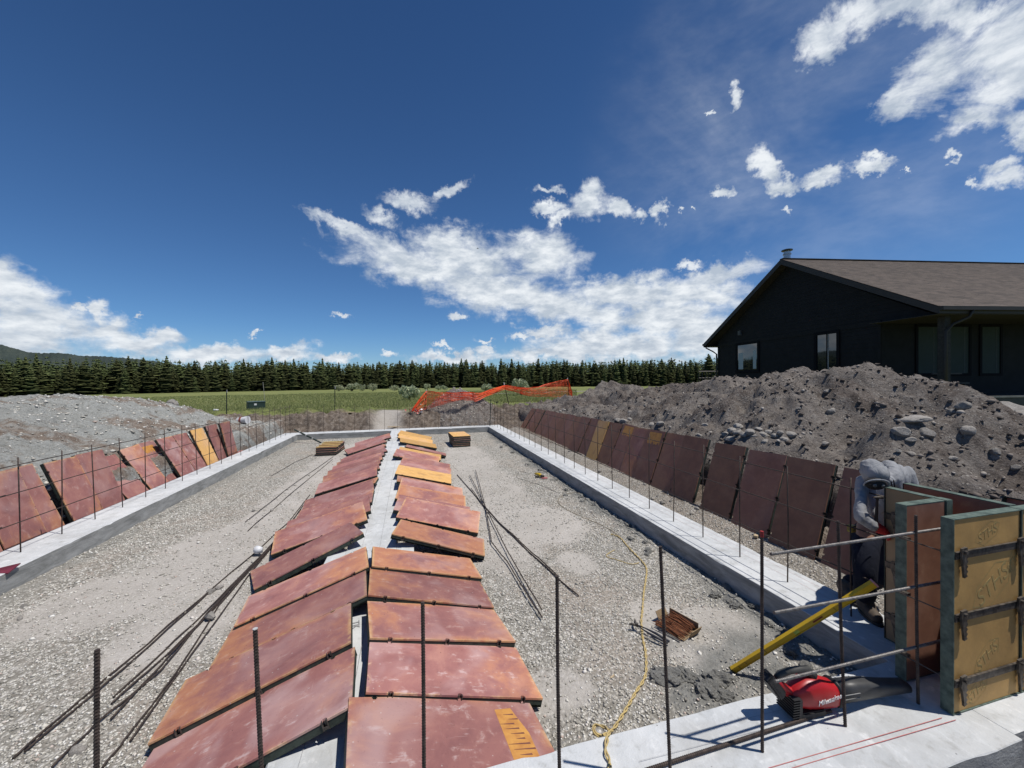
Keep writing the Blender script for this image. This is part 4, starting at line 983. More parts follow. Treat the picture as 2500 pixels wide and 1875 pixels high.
def standing_form(corner, dirL, nrm, w, label, back_mat, showback=True, stamps=True, h=1.22, face_col=MV, railflip=True):
    """corner: bottom start; dirL: horizontal unit along width; nrm: outward horizontal normal of the BACK side"""
    d = Vector(dirL); n = Vector(nrm); up = Vector((0, 0, 1)); c = Vector(corner)
    root = empty('wall_form', c)
    def P(a, b, z): return d*a+n*b+up*z   # local to root
    def bx(mb, a0, a1, b0, b1, z0, z1):
        vs = [P(a, b, z) for a in (a0, a1) for b in (b0, b1) for z in (z0, z1)]
        mb.add(vs, [(0,1,3,2),(4,6,7,5),(0,4,5,1),(2,3,7,6),(0,2,6,4),(1,5,7,3)])
    # b=0 is plywood inner face, b=.063 the back rim
    mb = MB(); bx(mb, .006, w-.006, .002, .0145, .006, h-.006); 
    f = mb.build('plywood_face', PLY, root); f.color = face_col
    mb = MB(); bx(mb, .0075, w-.0075, .0146, .056, .0075, h-.0075); mb.build('plywood_back', back_mat, root)
    for a0, a1 in ((0, .0058), (w-.0058, w)):
        mb = MB(); bx(mb, a0, a1, 0, PT, 0, h); mb.build('side_rail', EDGEG if (a0 == 0) == railflip else RAIL, root)
    for z0, z1 in ((0, .0055), (h-.0055, h)):
        mb = MB(); bx(mb, .0062, w-.0062, .001, PT-.001, z0, z1); mb.build('end_rail', EDGEG, root)
    for z in (.2, .61, 1.0):
        mb = MB(); bx(mb, .010, w-.010, .0565, .0665, z-.030, z+.014); bx(mb, .010, w-.010, .060, .072, z+.0145, z+.018)
        cb = mb.build('crossbar', STEEL, root)
        for ae in ((.045, w-.06) if w > .5 else (.06,)):
            mb = MB()  # wedge clamp: toothed plate hanging from the bar
            s_ = 1
            prof = [(0, .04), (.045, .045), (.05, .0), (.042, -.03), (.052, -.045), (.036, -.06), (.05, -.075), (.036, -.09), (.05, -.105), (.036, -.12), (.048, -.135), (.02, -.145), (.008, -.06), (-.006, -.02)]
            nn = len(prof); v1 = [P(ae+x*1.0, .069, z+y) for x, y in prof]; v2 = [P(ae+x*1.0, .081, z+y) for x, y in prof]
            mb.add(v1+v2, [tuple(range(nn)), tuple(range(2*nn-1, nn-1, -1))]+[(i, nn+i, nn+(i+1) % nn, (i+1) % nn) for i in range(nn)])
            mb.tube([P(ae+.022, .075, z+.018), P(ae+.022, .094, z+.018)], .012, 10)
            k = mb.build('wedge_clamp', STEEL, cb)
    if stamps:
        for (a, z, sz, rot) in ((w*.5, h*.90, .085, .35), (w*.58, h*.62, .15, .55), (w*.5, h*.25, .10, .6), (w*.9, h*.73, .07, .9), (w*.35, h*.08, .08, .5)):
            if a > w-.05: a = w-.08
            X = (d*cos(rot)+up*sin(rot)); Z = n; Y = Z.cross(X)
            if X.cross(Y).dot(n) < 0: Y = -Y
            # reads mirrored/worn on the sheet, kept as the letters seen
            M = Matrix.Translation(c+P(a, .0568, z)) @ Matrix((X, Y, Z)).transposed().to_4x4()
            text_mesh('STHS', sz, STAMP, 'stamp', M, root, .2)
            mb = MB(); pts = [(-1.1, 0), (-.6, .42), (.5, .55), (1.15, .12), (.7, -.42), (-.5, -.5)]; k2 = sz*1.35
            for i in range(6):
                (x0, y0), (x1, y1) = pts[i], pts[(i+1) % 6]
                mb.add([(x0*k2, y0*k2, 0), (x1*k2, y1*k2, 0), (x1*k2*.965, y1*k2*.94, 0), (x0*k2*.965, y0*k2*.94, 0)], [(0, 1, 2, 3)])
            o = mb.build('stamp_border', STAMP, recalc=False); o.matrix_world = M; o.parent = root; o.matrix_parent_inverse = Matrix.Translation(-c)
    return setp(root, label, 'wall form', 'wall forms standing at the near right corner')
F1 = standing_form((3.235, 1.70, H+.003), (1, 0, 0), (0, -1, 0), .655, 'upright wall form with a yellow-brown stamped back and three dark crossbars, nearest the camera', HDO)
F1b = standing_form((3.896, 1.70, H+.003), (1, 0, 0), (0, -1, 0), .30, 'upright wall form at the right edge of the frame, next to the yellow-brown one', HDO, stamps=False)
F2 = standing_form((3.285, 1.905, H+.003), (1, 0, 0), (0, 1, 0), .39, 'narrow upright wall form with a dark maroon face, facing the camera inside the corner', HDO2, stamps=False, face_col=(.0, .9, 0, .12))  # low face alpha paints in the partial shade
mb = MB(); mb.bx(3.678, 3.745, 1.900, 1.972, H+.003, H+1.225); setp(mb.build('corner_post', EDGEG, loc=(3.71, 1.93, H), bevel=.003), 'green steel corner post joining the maroon form and the tan form', 'form corner')
F3 = standing_form((3.735, 2.275, H+.003), (0, -1, 0), (-1, 0, 0), .30, 'upright wall form with a tan back marked with orange paint, in front of the worker', HDO2, stamps=False, railflip=False)
F4 = standing_form((3.945, 1.712, H+.003), (0, 1, 0), (1, 0, 0), .60, 'upright wall form on the outer side, its dark maroon face turned inward', HDO2, stamps=False, face_col=(.0, .2, 0, .2))
# orange paint mark on the tan back
OP = simple('orange_marking_paint', (.42, .07, .03), (.33, .06, .03), .6, 20, 0)
mb = MB(); b0 = 3.735-.0562-.0
mb.bx(b0-.0012, b0, 2.065, 2.095, .78, 1.05); mb.bx(b0-.0014, b0-.0002, 2.0, 2.17, .80, .83); mb.bx(b0-.0016, b0-.0004, 2.07, 2.09, .73, .80)
o = mb.build('paint_mark', OP); o.parent = F3; o.matrix_parent_inverse = Matrix.Translation(-Vector(F3.location))
# tie rods between the two faces
for k, z in enumerate((1.24, .86, .44)):
    mb = MB(); mb.tube([(3.20, 1.93, H+z-.235+.02), (3.25, 1.83, H+z-.24), (3.262, 1.63, H+z-.245)], .004, 6); mb.box((3.262, 1.90, H+z-.235), (.03, .05, .02)); mb.box((3.262, 1.69, H+z-.24), (.03, .04, .02))
    setp(mb.build('form_tie', STEEL, loc=(3.25, 1.8, H+z-.24)), f'{("highest", "middle", "lowest")[k]} dark form tie rod crossing the open end of the corner forms', 'form tie', 'form ties at the corner')
# spare panels leaning behind the corner
o = new_panel(frame_M((4.66, 2.2, .12), (cos(radians(73)), 0, sin(radians(73))), (0, -1, 0)), MV, 'dark form panel leaning on the right bank behind the corner forms', 'form panels leaning in a row on the right bank')
o = new_panel(frame_M((4.70, 1.55, .12), (cos(radians(73)), 0, sin(radians(73))), (0, -1, 0)), MV, 'dark form panel leaning on the right bank at the right edge of the frame', 'form panels leaning in a row on the right bank')

# ------------------------------------------------------------------ yellow level
def level():
    YL = simple('yellow_level_paint', (.58, .38, .02), (.48, .30, .02), .45, 6, .05)
    a = atz(1789, 1636, .035); b = aty(2108, 1440, 2.06)
    L = 1.22; d = (b-a).normalized(); b = a+d*L
    n = Vector((0, -1, 0)); n = (n-d*n.dot(d)).normalized(); w = d.cross(n)
    root = empty('spirit_level', a)
    R = Matrix((d, n, w)).transposed()
    def B(mb, a0, a1, b0, b1, c0, c1): mb.box(R @ Vector(((a0+a1)/2, (b0+b1)/2, (c0+c1)/2)), (a1-a0, b1-b0, c1-c0), R)
    mb = MB(); B(mb, 0, L, -.012, .012, -.030, -.024); B(mb, 0, L, -.012, .012, .024, .030); B(mb, 0, .52, -.008, .008, -.024, .024); B(mb, .66, L, -.008, .008, -.024, .024)
    B(mb, .52, .56, -.008, .008, -.024, .024); B(mb, .60, .66, -.008, .008, -.024, .024)
    mb.build('body', YL, root)
    mb = MB(); B(mb, .56, .60, -.006, .006, -.02, .02); mb.build('vial', simple('vial_green', (.5, .6, .12), rough=.2), root)
    mb = MB(); B(mb, L, L+.012, -.014, .014, -.032, .032); mb.build('end_cap', simple('pink_end_cap', (.55, .25, .25)), root)
    mb = MB(); B(mb, -.010, 0, -.014, .014, -.032, .032); mb.build('end_cap', RAIL, root)
    mb = MB(); B(mb, .72, .80, .0085, .0095, -.008, .008); mb.build('grip_slot', simple('dark_red_label', (.20, .03, .02)), root)
    mb = MB(); mb.mi = 0
    for x in (.06, .12, .3, .9): B(mb, x, x+.003, .0082, .0090, -.022, .022)
    mb.build('scale_mark', RAIL, root)
    setp(root, 'yellow spirit level leaning from the gravel up against the rebars', 'level')
level()

# ------------------------------------------------------------------ leaf blower
def blower():
    RED = simple('red_tool_plastic', (.42, .012, .016), (.36, .01, .013), .38, 5, .03, spec=.5)
    BLK = simple('black_tool_plastic', (.022, .022, .023), (.014, .014, .015), .5, 20, .05)
    GRY = simple('grey_rubber_grip', (.06, .06, .055), (.04, .04, .038), .6, 20, .05)
    O = Vector((2.425, 1.90, H+.005)); root = empty('leaf_blower', O)
    # local axes: x along nozzle (world +x, slightly -y), z up, y away
    ang = radians(-5); cx = Vector((cos(ang), sin(ang), 0)); cy = Vector((-sin(ang), cos(ang), 0)); up = Vector((0, 0, 1))
    def W(x, y, z): return (cx*x+cy*y+up*z)
    def loft(mb, secs, n=14):
        """secs: (x, cy, cz, ry, rz)"""
        rings = []
        for (x, y0, z0, ry, rz) in secs:
            rg = []
            for j in range(n):
                t = 2*pi*j/n; c, s = cos(t), sin(t); e = .7
                rg.append(W(x, y0+ry*math.copysign(abs(c)**e, c), z0+rz*math.copysign(abs(s)**e, s)))
            rings.append(rg)
        k = len(rings); vs = [v for r_ in rings for v in r_]; fs = []
        for i in range(k-1):
            for j in range(n): fs.append((i*n+j, i*n+(j+1) % n, (i+1)*n+(j+1) % n, (i+1)*n+j))
        fs.append(tuple(range(n))); fs.append(tuple((k-1)*n+j for j in range(n)))
        mb.add(vs, fs)
    mb = MB(); loft(mb, [(-.165, 0, .10, .03, .030), (-.13, 0, .108, .050, .055), (-.05, 0, .116, .064, .082), (.03, 0, .112, .066, .088), (.10, 0, .094, .064, .074), (.14, 0, .086, .062, .068), (.155, 0, .084, .058, .062)]); mb.build('housing', RED, root, smooth=True)
    mb = MB(); loft(mb, [(.150, 0, .088, .066, .074), (.168, 0, .086, .066, .074), (.176, 0, .085, .058, .064)]); mb.build('collar', BLK, root, smooth=True)
    mb = MB(); loft(mb, [(.170, 0, .084, .052, .058), (.30, 0, .082, .052, .056), (.38, 0, .078, .050, .052), (.50, 0, .066, .046, .042), (.62, 0, .056, .044, .034), (.70, 0, .050, .044, .028)]); mb.build('nozzle', simple('dark_grey_nozzle', (.055, .055, .055), (.035, .035, .035), .45, 10, .05), root, smooth=True)
    for z in (.07, .095):
        mb = MB(); mb.box(W(.245, -.0525, z), (.11, .003, .003), Matrix((cx, cy, up)).transposed()); mb.build('nozzle_rib', simple('light_rib', (.3, .3, .29)), root)
    # intake grille below / back
    mb = MB()
    for k in range(8): mb.box(W(-.16+.001*k, -.005, .028+.014*k), (.05, .12, .005), Matrix((cx, cy, up)).transposed())
    mb.box(W(-.125, -.0, .06), (.02, .12, .11), Matrix((cx, cy, up)).transposed()); mb.build('intake_grille', BLK, root)
    mb = MB(); mb.box(W(-.035, -.0, .020), (.17, .12, .035), Matrix((cx, cy, up)).transposed()); mb.build('base_shell', BLK, root, bevel=.006)
    mb = MB(); pts = [W(-.235, 0, .215), W(-.21, 0, .235), W(-.15, 0, .246), (W(-.08, 0, .245)), W(-.02, 0, .236), W(.015, 0, .200)]; mb.tube(pts, [.017, .020, .019, .019, .022, .030], 10); mb.build('handle', GRY, root, smooth=True)
    mb = MB(); mb.tube([W(-.245, 0, .21), W(-.21, 0, .175), W(-.165, 0, .135), W(-.12, 0, .11)], [.022, .025, .030, .036], 10); mb.build('rear_arm', RED, root, smooth=True)
    Rb = Matrix((cx, cy, up)).transposed() @ Matrix.Rotation(radians(52), 3, 'Y')
    mb = MB(); mb.box(W(-.262, 0, .185), (.15, .078, .055), Rb); b = mb.build('battery', BLK, root, bevel=.008)
    mb = MB(); mb.box(W(-.295, 0, .250), (.03, .05, .012), Rb); mb.build('battery_latch', BLK, root, bevel=.003)
    mb = MB()
    for k in range(3): mb.box(W(-.245-.012*k, -.040, .165+.012*k), (.06, .003, .004), Rb)
    mb.build('battery_rib', simple('dark_rib', (.05, .05, .05)), root)
    # trigger, lettering
    mb = MB(); mb.box(W(-.06, 0, .222), (.05, .018, .03), Matrix((cx, cy, up)).transposed()); mb.build('trigger', BLK, root, bevel=.004)
    WH = simple('white_print', (.75, .75, .74), (.7, .7, .69), .5, 5, 0)
    M = Matrix.Translation(O+W(.065, -.0665, .098)) @ Matrix((cx*cos(.16)+up*sin(.16), up*cos(.16)-cx*sin(.16), -cy)).transposed().to_4x4()
    t = text_mesh('Milwaukee', .038, WH, 'lettering', M, root, .35, .0015)
    mb = MB(); 
    for dx in (0,): mb.add([W(.02, -.0808, .093), W(.085, -.0808, .101), W(.085, -.0808, .104), W(.02, -.0808, .096)], [(0, 1, 2, 3)])
    mb.build('underline', WH, root, recalc=False)
    root.scale = (1.04, 1.04, 1.10)
    setp(root, 'red and black cordless leaf blower lying on the near footing', 'leaf blower')
blower()

# ------------------------------------------------------------------ box of ties, pliers, cords, tools
CARD = simple('worn_cardboard', (.30, .215, .125), (.20, .14, .08), .9, 12, .2)
def tie_box():
    c = Vector((2.36, 3.12, float(ground_z(2.36, 3.12)))); root = empty('box_of_ties', c); a = radians(18)
    x = Vector((cos(a), sin(a), 0)); y = Vector((-sin(a), cos(a), 0)); up = Vector((0, 0, 1)); R = Matrix((x, y, up)).transposed()
    W = lambda p, q, r: x*p+y*q+up*r
    mb = MB(); mb.box(W(.02, 0, .006), (.22, .30, .006), R); mb.build('box_floor', CARD, root)
    mb = MB(); mb.box(W(.13, 0, .045), (.005, .30, .085), R); mb.build('box_side', CARD, root)
    mb = MB(); mb.box(W(.055, -.168, .040), (.15, .006, .075), R @ Matrix.Rotation(radians(24), 3, 'X')); mb.build('front_flap', CARD, root)
    mb = MB(); mb.box(W(.03, .165, .055), (.14, .006, .075), R @ Matrix.Rotation(radians(-30), 3, 'X')); mb.build('back_flap', CARD, root)
    rr = random.Random(5)
    for k in range(70):
        px = -.135+.255*(k % 35)/35+rr.uniform(-.01, .01); lz = .02+.022*(k//35)+rr.uniform(0, .02)+(.012 if px > 0 else 0); j = rr.uniform(-.02, .02)
        mb = MB(); mb.tube([W(px+j, -.13+rr.uniform(-.02, .02), lz), W(px+j*.5, 0, lz+.008), W(px-j, .12+rr.uniform(-.03, .02), lz)], .0027, 5); mb.build('wire_tie', WIRE, root, recalc=False)
    setp(root, 'torn cardboard box full of rusty wire ties on the gravel', 'box of ties')
tie_box()
def pliers():
    a = atz(1550, 1523, .06); b = atz(1632, 1568, .05); d = (b-a).normalized(); n = Vector((0, 0, 1)).cross(d).normalized(); root = empty('pliers', a); L = (b-a).length
    for s in (-1, 1):
        mb = MB(); mb.tube([d*.03+n*s*.004, d*.10+n*s*.018, d*L*.6+n*s*.024, d*L+n*s*.014], [.005, .006, .011, .011], 8); mb.build('handle', simple('dark_blue_grip', (.035, .037, .05), rough=.5), root, smooth=True)
        mb = MB(); mb.tube([d*.03+n*s*.006, -d*.01-n*s*.02, -d*.03-n*s*.05+Vector((0, 0, .004))], [.008, .013, .006], 8); mb.build('jaw', STEEL, root, smooth=True)
    mb = MB(); mb.tube([d*.02-Vector((0, 0, .012)), d*.02+Vector((0, 0, .014))], .014, 10); mb.build('pivot', STEEL, root)
    setp(root, 'dark long-handled pliers lying across the cord beside the box of ties', 'pliers')
pliers()
CORDY = simple('dirty_yellow_cord', (.56, .42, .16), (.42, .33, .17), .6, 40, .1)
CORDD = simple('dark_cord', (.05, .045, .04), rough=.6)
def cord(pts, r, mat, label, name='extension_cord', twist=True, zf=None, cat='cord'):
    P = []
    for q in pts:
        u, v = q[:2]; z = q[2] if len(q) > 2 else 0
        p = atz(u, v, z)
        P.append(Vector((p.x, p.y, z if len(q) > 2 else float(ground_z(p.x, p.y))+.010)))
    # catmull-rom
    Q = []
    for i in range(len(P)-1):
        p0 = P[max(i-1, 0)]; p1 = P[i]; p2 = P[i+1]; p3 = P[min(i+2, len(P)-1)]
        for k in range(8):
            t = k/8; Q.append(.5*((2*p1)+(p2-p0)*t+(2*p0-5*p1+4*p2-p3)*t*t+(3*p1-p0-3*p2+p3)*t**3))
    Q.append(P[-1])
    mb = MB()
    if twist:
        # two strands wound round each other
        s = 0; A = []; B = []
        for i, q in enumerate(Q):
            d = (Q[min(i+1, len(Q)-1)]-Q[max(i-1, 0)]).normalized(); n = Vector((-d.y, d.x, 0)); 
            if i: s += (q-Q[i-1]).length
            ph = s*2*pi/.16; o = n*cos(ph)*r*1.3+Vector((0, 0, 1))*(sin(ph)*r*.9+r*.6); A.append(q+o); B.append(q-n*cos(ph)*r*1.3+Vector((0, 0, 1))*(-sin(ph)*r*.9+r*.6))
        mb.tube(A, r, 6); mb.tube(B, r, 6)
    else: mb.tube(Q, r, 6)
    return setp(mb.build(name, mat, loc=tuple(Q[0]), smooth=True, recalc=False), label, cat)
S = lambda L, o=(1300, 1275), s=2.765: [(o[0]+a[0]/s, o[1]+a[1]/s)+tuple(a[2:]) for a in L]
cord(S([(530,85),(590,110),(650,180),(740,270),(770,320),(765,400),(752,480),(742,610),(735,680),(745,790),(765,900),(762,1040),(700,1150),(640,1260),(590,1345),(545,1405),(505,1432,.10),(440,1440,.12),(412,1400,.14),(430,1372,.15),(480,1385,.16),(520,1412,.2),(505,1455,.247),(495,1550,.247),(522,1625,.247),(515,1700,.247)]), .0055, CORDY, 'twisted dirty-yellow extension cord running down the right bay over the near footing')
cord([(1500,1345),(1480,1358),(1505,1368),(1540,1378),(1560,1375)], .005, CORDY, 'short loop of yellow cord on the gravel beside the long cord', twist=False)
cord([(1540,1350),(1520,1320),(1480,1290),(1420,1262),(1375,1240),(1362,1222),(1380,1208),(1410,1205),(1430,1222)], .004, simple('tan_thin_cord', (.25, .2, .12)), 'thin brown cord winding along the right bay toward the yellow tool', twist=False)
cord([(1296,1158),(1270,1152),(1262,1166),(1290,1176),(1330,1190),(1360,1203),(1385,1204)], .0035, CORDD, 'dark power cord looping beside the yellow tool', twist=False)
def yellow_tool():
    c = atz(1318, 1166, 0); root = empty('power_drill', (c.x, c.y, .0)); d = (atz(1335, 1172, 0)-atz(1296, 1156, 0)).normalized(); n = Vector((0, 0, 1)).cross(d)
    Y = simple('yellow_tool_shell', (.62, .42, .02), rough=.45); up = Vector((0, 0, 1))
    mb = MB(); mb.tube([-d*.22+up*.05, -d*.12+up*.06, up*.065, d*.06+up*.06], [.022, .034, .042, .036], 10); mb.build('body', Y, root, smooth=True)
    mb = MB(); mb.tube([d*.06+up*.06, d*.14+up*.05], [.03, .045], 10); mb.build('head', CORDD, root, smooth=True)
    mb = MB(); mb.tube([up*.05-n*.01, up*.03-n*.12], [.022, .02], 8); mb.build('handle', CORDD, root, smooth=True)
    mb = MB(); mb.tube([d*.15+up*.02+n*.03, d*.15+up*.03+n*.03], .085, 18); mb.build('disc_guard', simple('faded_pink_disc', (.45, .17, .17)), root)
    setp(root, 'small yellow power tool with a pink disc lying by the right footing', 'power tool')
yellow_tool()

# ------------------------------------------------------------------ rocks
def rock_mesh(name, seed, mat, sub=4, amp=.25):
    bm = bmesh.new(); bmesh.ops.create_icosphere(bm, subdivisions=sub, radius=1); r = random.Random(seed)
    planes = [(Vector((r.gauss(0, 1), r.gauss(0, 1), r.gauss(0, 1))).normalized(), r.uniform(.62, .95)) for _ in range(9)]
    for v in bm.verts:
        p = v.co.copy()
        for n, d in planes:
            e = p.dot(n)-d
            if e > 0: p -= n*e*.95
        x, y, z = p; k = 1+amp*.55*float(fbm(np.array([x*1.5+seed+z]), np.array([y*1.5-z*1.3]), 1.6, 5, .62)[0]); v.co = p*k
    me = bpy.data.meshes.new(name); bm.to_mesh(me); bm.free()
    for p in me.polygons: p.use_smooth = True
    me.materials.append(mat); return me
RM = [rock_mesh('rock', s, STONE) for s in (1, 2, 3, 4)]; RD = [rock_mesh('rock', s, STONE_D, 4) for s in (11, 12)]
CLAYM = simple('drying_grey_clay', (.33, .325, .30), (.17, .165, .15), .95, 9, .8, 45, bdist=.02)
RC = []
for s_ in (31, 32, 33):
    m_ = rock_mesh('clay_lump', s_, CLAYM, 4, .9)
    for v in m_.vertices:
        x, y, z = v.co; k = 1+.35*float(fbm(np.array([x*3+s_+z*1.7]), np.array([y*3-z*2.1]), 1.5, 4, .65)[0]); v.co = v.co*k
    for p in m_.polygons: p.use_smooth = False
    RC.append(m_)
def rock(P, s, label, group=None, dark=False, rz=None, sink=.25, name='rock'):
    me = random.choice(RC if 'clay' in name else (RD if dark else RM)); o = bpy.data.objects.new(name, me); COL.objects.link(o)
    if not isinstance(s, tuple): s = (s, s*.8, s*.62)
    o.scale = s; o.rotation_euler = (random.uniform(-.2, .2), random.uniform(-.2, .2), rz if rz is not None else random.uniform(0, 6)); o.location = (P[0], P[1], P[2]+s[2]*(1-2*sink)*.6)
    return setp(o, label, 'rock', group)
def on_surface(u, v, near=2.0, far=60):
    d = ray(u, v); t = near
    while t < far:
        p = CP+d*t
        if p.z < surf(p.x, p.y): break
        t += .04 if t < 12 else .12
    return CP+d*t
for (u, v, r_, l) in ((2225,1024,26,0), (2197,1062,20,0), (2263,1062,19,0), (2214,1072,12,0), (2362,1058,16,0)): pass
big = [(2227,1026,(.30,.20,.075),'large flat pale slab rock near the top of the right dirt pile', False), (2199,1058,(.16,.12,.11),'pale angular rock just below the flat slab rock', False), (2260,1064,(.15,.14,.13),'round brown-grey rock right of the pale angular one', True), (2222,1075,(.10,.08,.05),'small tan rock wedged between the two rocks under the slab', False),
 (2362,1056,(.15,.11,.11),'whitish wedge rock standing alone right of the slab rock', False), (2350,995,(.15,.12,.10),'grey rock high on the right slope of the pile', True), (2327,1010,(.13,.10,.08),'grey rock just below the highest right one', True), (2030,1007,(.13,.10,.09),'pale rock on the middle of the pile left of the slab', False), (2021,957,(.10,.09,.06),'small pale rock near the crest above the middle', False),
 (2432,1108,(.11,.09,.09),'upper round rock of the three at the far right', True), (2430,1120,(.11,.09,.07),'middle round rock of the three at the far right', True), (2478,1143,(.09,.07,.05),'flat rock by the right edge of the frame', True), (2320,1120,(.10,.07,.04),'small flat pale rock right of the worker', False), (2225,1112,(.08,.07,.06),'small grey rock above the worker\'s back', False)]
for u, v, s, l, dk in big:
    P = on_surface(u, v); s = tuple(q*.74 for q in s); rock(P, s, l, 'rocks on the right dirt pile', dk, rz=radians(-25)+random.uniform(-.3, .3))
for k, (u, v) in enumerate(sorted([(1772,1062),(1790,1055),(1803,1060),(1818,1064),(1830,1058),(1843,1068),(1862,1063),(1878,1058),(1893,1066),(1905,1058),(1914,1076),(1868,1080),(1784,1076),(1930,1064),(1802,1045),(1852,1050)])):
    P = on_surface(u, v); s = random.uniform(.07, .125); rock(P, (s, s*.8, s*.6), f'pale rock in the cluster above the right panels, {ORD[k] if k else "first"} from the left', 'cluster of pale rocks on the right pile')
for k, (u, v) in enumerate(sorted([(1508,1028),(1522,1030),(1538,1027),(1592,1040),(1612,1037),(1378,1003),(1368,1006)])):
    P = on_surface(u, v); s = random.uniform(.09, .13); rock(P, s, f'pale rock low on the right pile above the far panels, {ORD[k] if k else "first"} from left', 'pale rocks along the foot of the right pile')
for k in range(46):
    y = random.uniform(2, 18); x = random.uniform(5.5, 8.9); s = random.uniform(.03, .075)
    rock((x, y, surf(x, y)), s, 'small stone embedded in the right dirt pile', 'small stones on the right pile', random.random() < .5)
P = on_surface(2440, 1000); P = atd(2455, 1010, 7.6); rock((P.x, P.y, P.z-.25), (.62, .50, .36), 'big rounded boulder behind the right end of the pile', None, True, name='boulder')
P = atd(438, 1013, 13.5); rock((P.x, P.y, P.z-.15), (.26, .2, .2), 'rounded pale boulder at the end of the left pile', None, True, name='boulder')
P = atd(422, 985, 15.5); rock((P.x, P.y, P.z-.1), (.28, .2, .2), 'grey boulder half hidden in the grass behind the left pile', None, True, name='boulder')
for k, (u, v, s, l) in enumerate(((626,1288,.035,'small pale stone by the thin rebars in the left bay'),(664,1247,.045,'larger pale stone between the thin rebars'),(619,1248,.04,'dark stone at the end of the thin rebar'),(700,1196,.035,'dark brown stone in the middle of the left bay'),(515,1447,.05,'brown stone beside the outer loose rebar'),(535,1437,.045,'grey stone next to the brown one by the loose rebar'),(58,1482,.035,'dark stone near the left footing'),(48,1512,.035,'flat grey stone near the left footing'),(190,1835,.045,'round stone among the bars at the bottom left'))):
    P = atz(u, v, 0); rock((P.x, P.y, 0), s, l, 'loose stones in the left bay', k in (2, 3, 4, 6))
for k in range(26):
    x = random.uniform(4.1, 4.7); y = random.uniform(2.6, 12); s = random.uniform(.02, .06)
    rock((x, y, float(ground_z(x, y))), s, 'small stone on the strip between the right footing and the leaning panels', 'stones along the right strip', random.random() < .4)
for k, (u, v, s, l) in enumerate(((1630,1655,(.16,.09,.05),'long cracked lump of wet clay below the box of ties'),(1678,1655,(.09,.07,.05),'small lump of wet clay right of the long one'),(1730,1690,(.11,.09,.06),'round lump of wet clay near the footing'),(1760,1665,(.12,.07,.05),'crusted clay lump left of the level tip'),(1765,1745-40,(.08,.06,.05),'small clay clod against the near footing'),(830,1440,(.16,.07,.05),'crumbled mortar lump poking out from under the left row of panels'))):
    P = atz(u, v, 0); rock((P.x, P.y, .0), s, l, 'clay and mortar lumps on the floor', True, rz=-.5, name='clay_lump')
for k in range(40):
    x = 3.0+random.random()*.38; y = 2.2+random.random()**1.2*12; s = random.uniform(.025, .07)
    rock((x, y, .01), (s, s*.8, s*.5), 'clod of grey clay along the foot of the right footing', 'clay clods along the right footing', True, name='clay_clod')

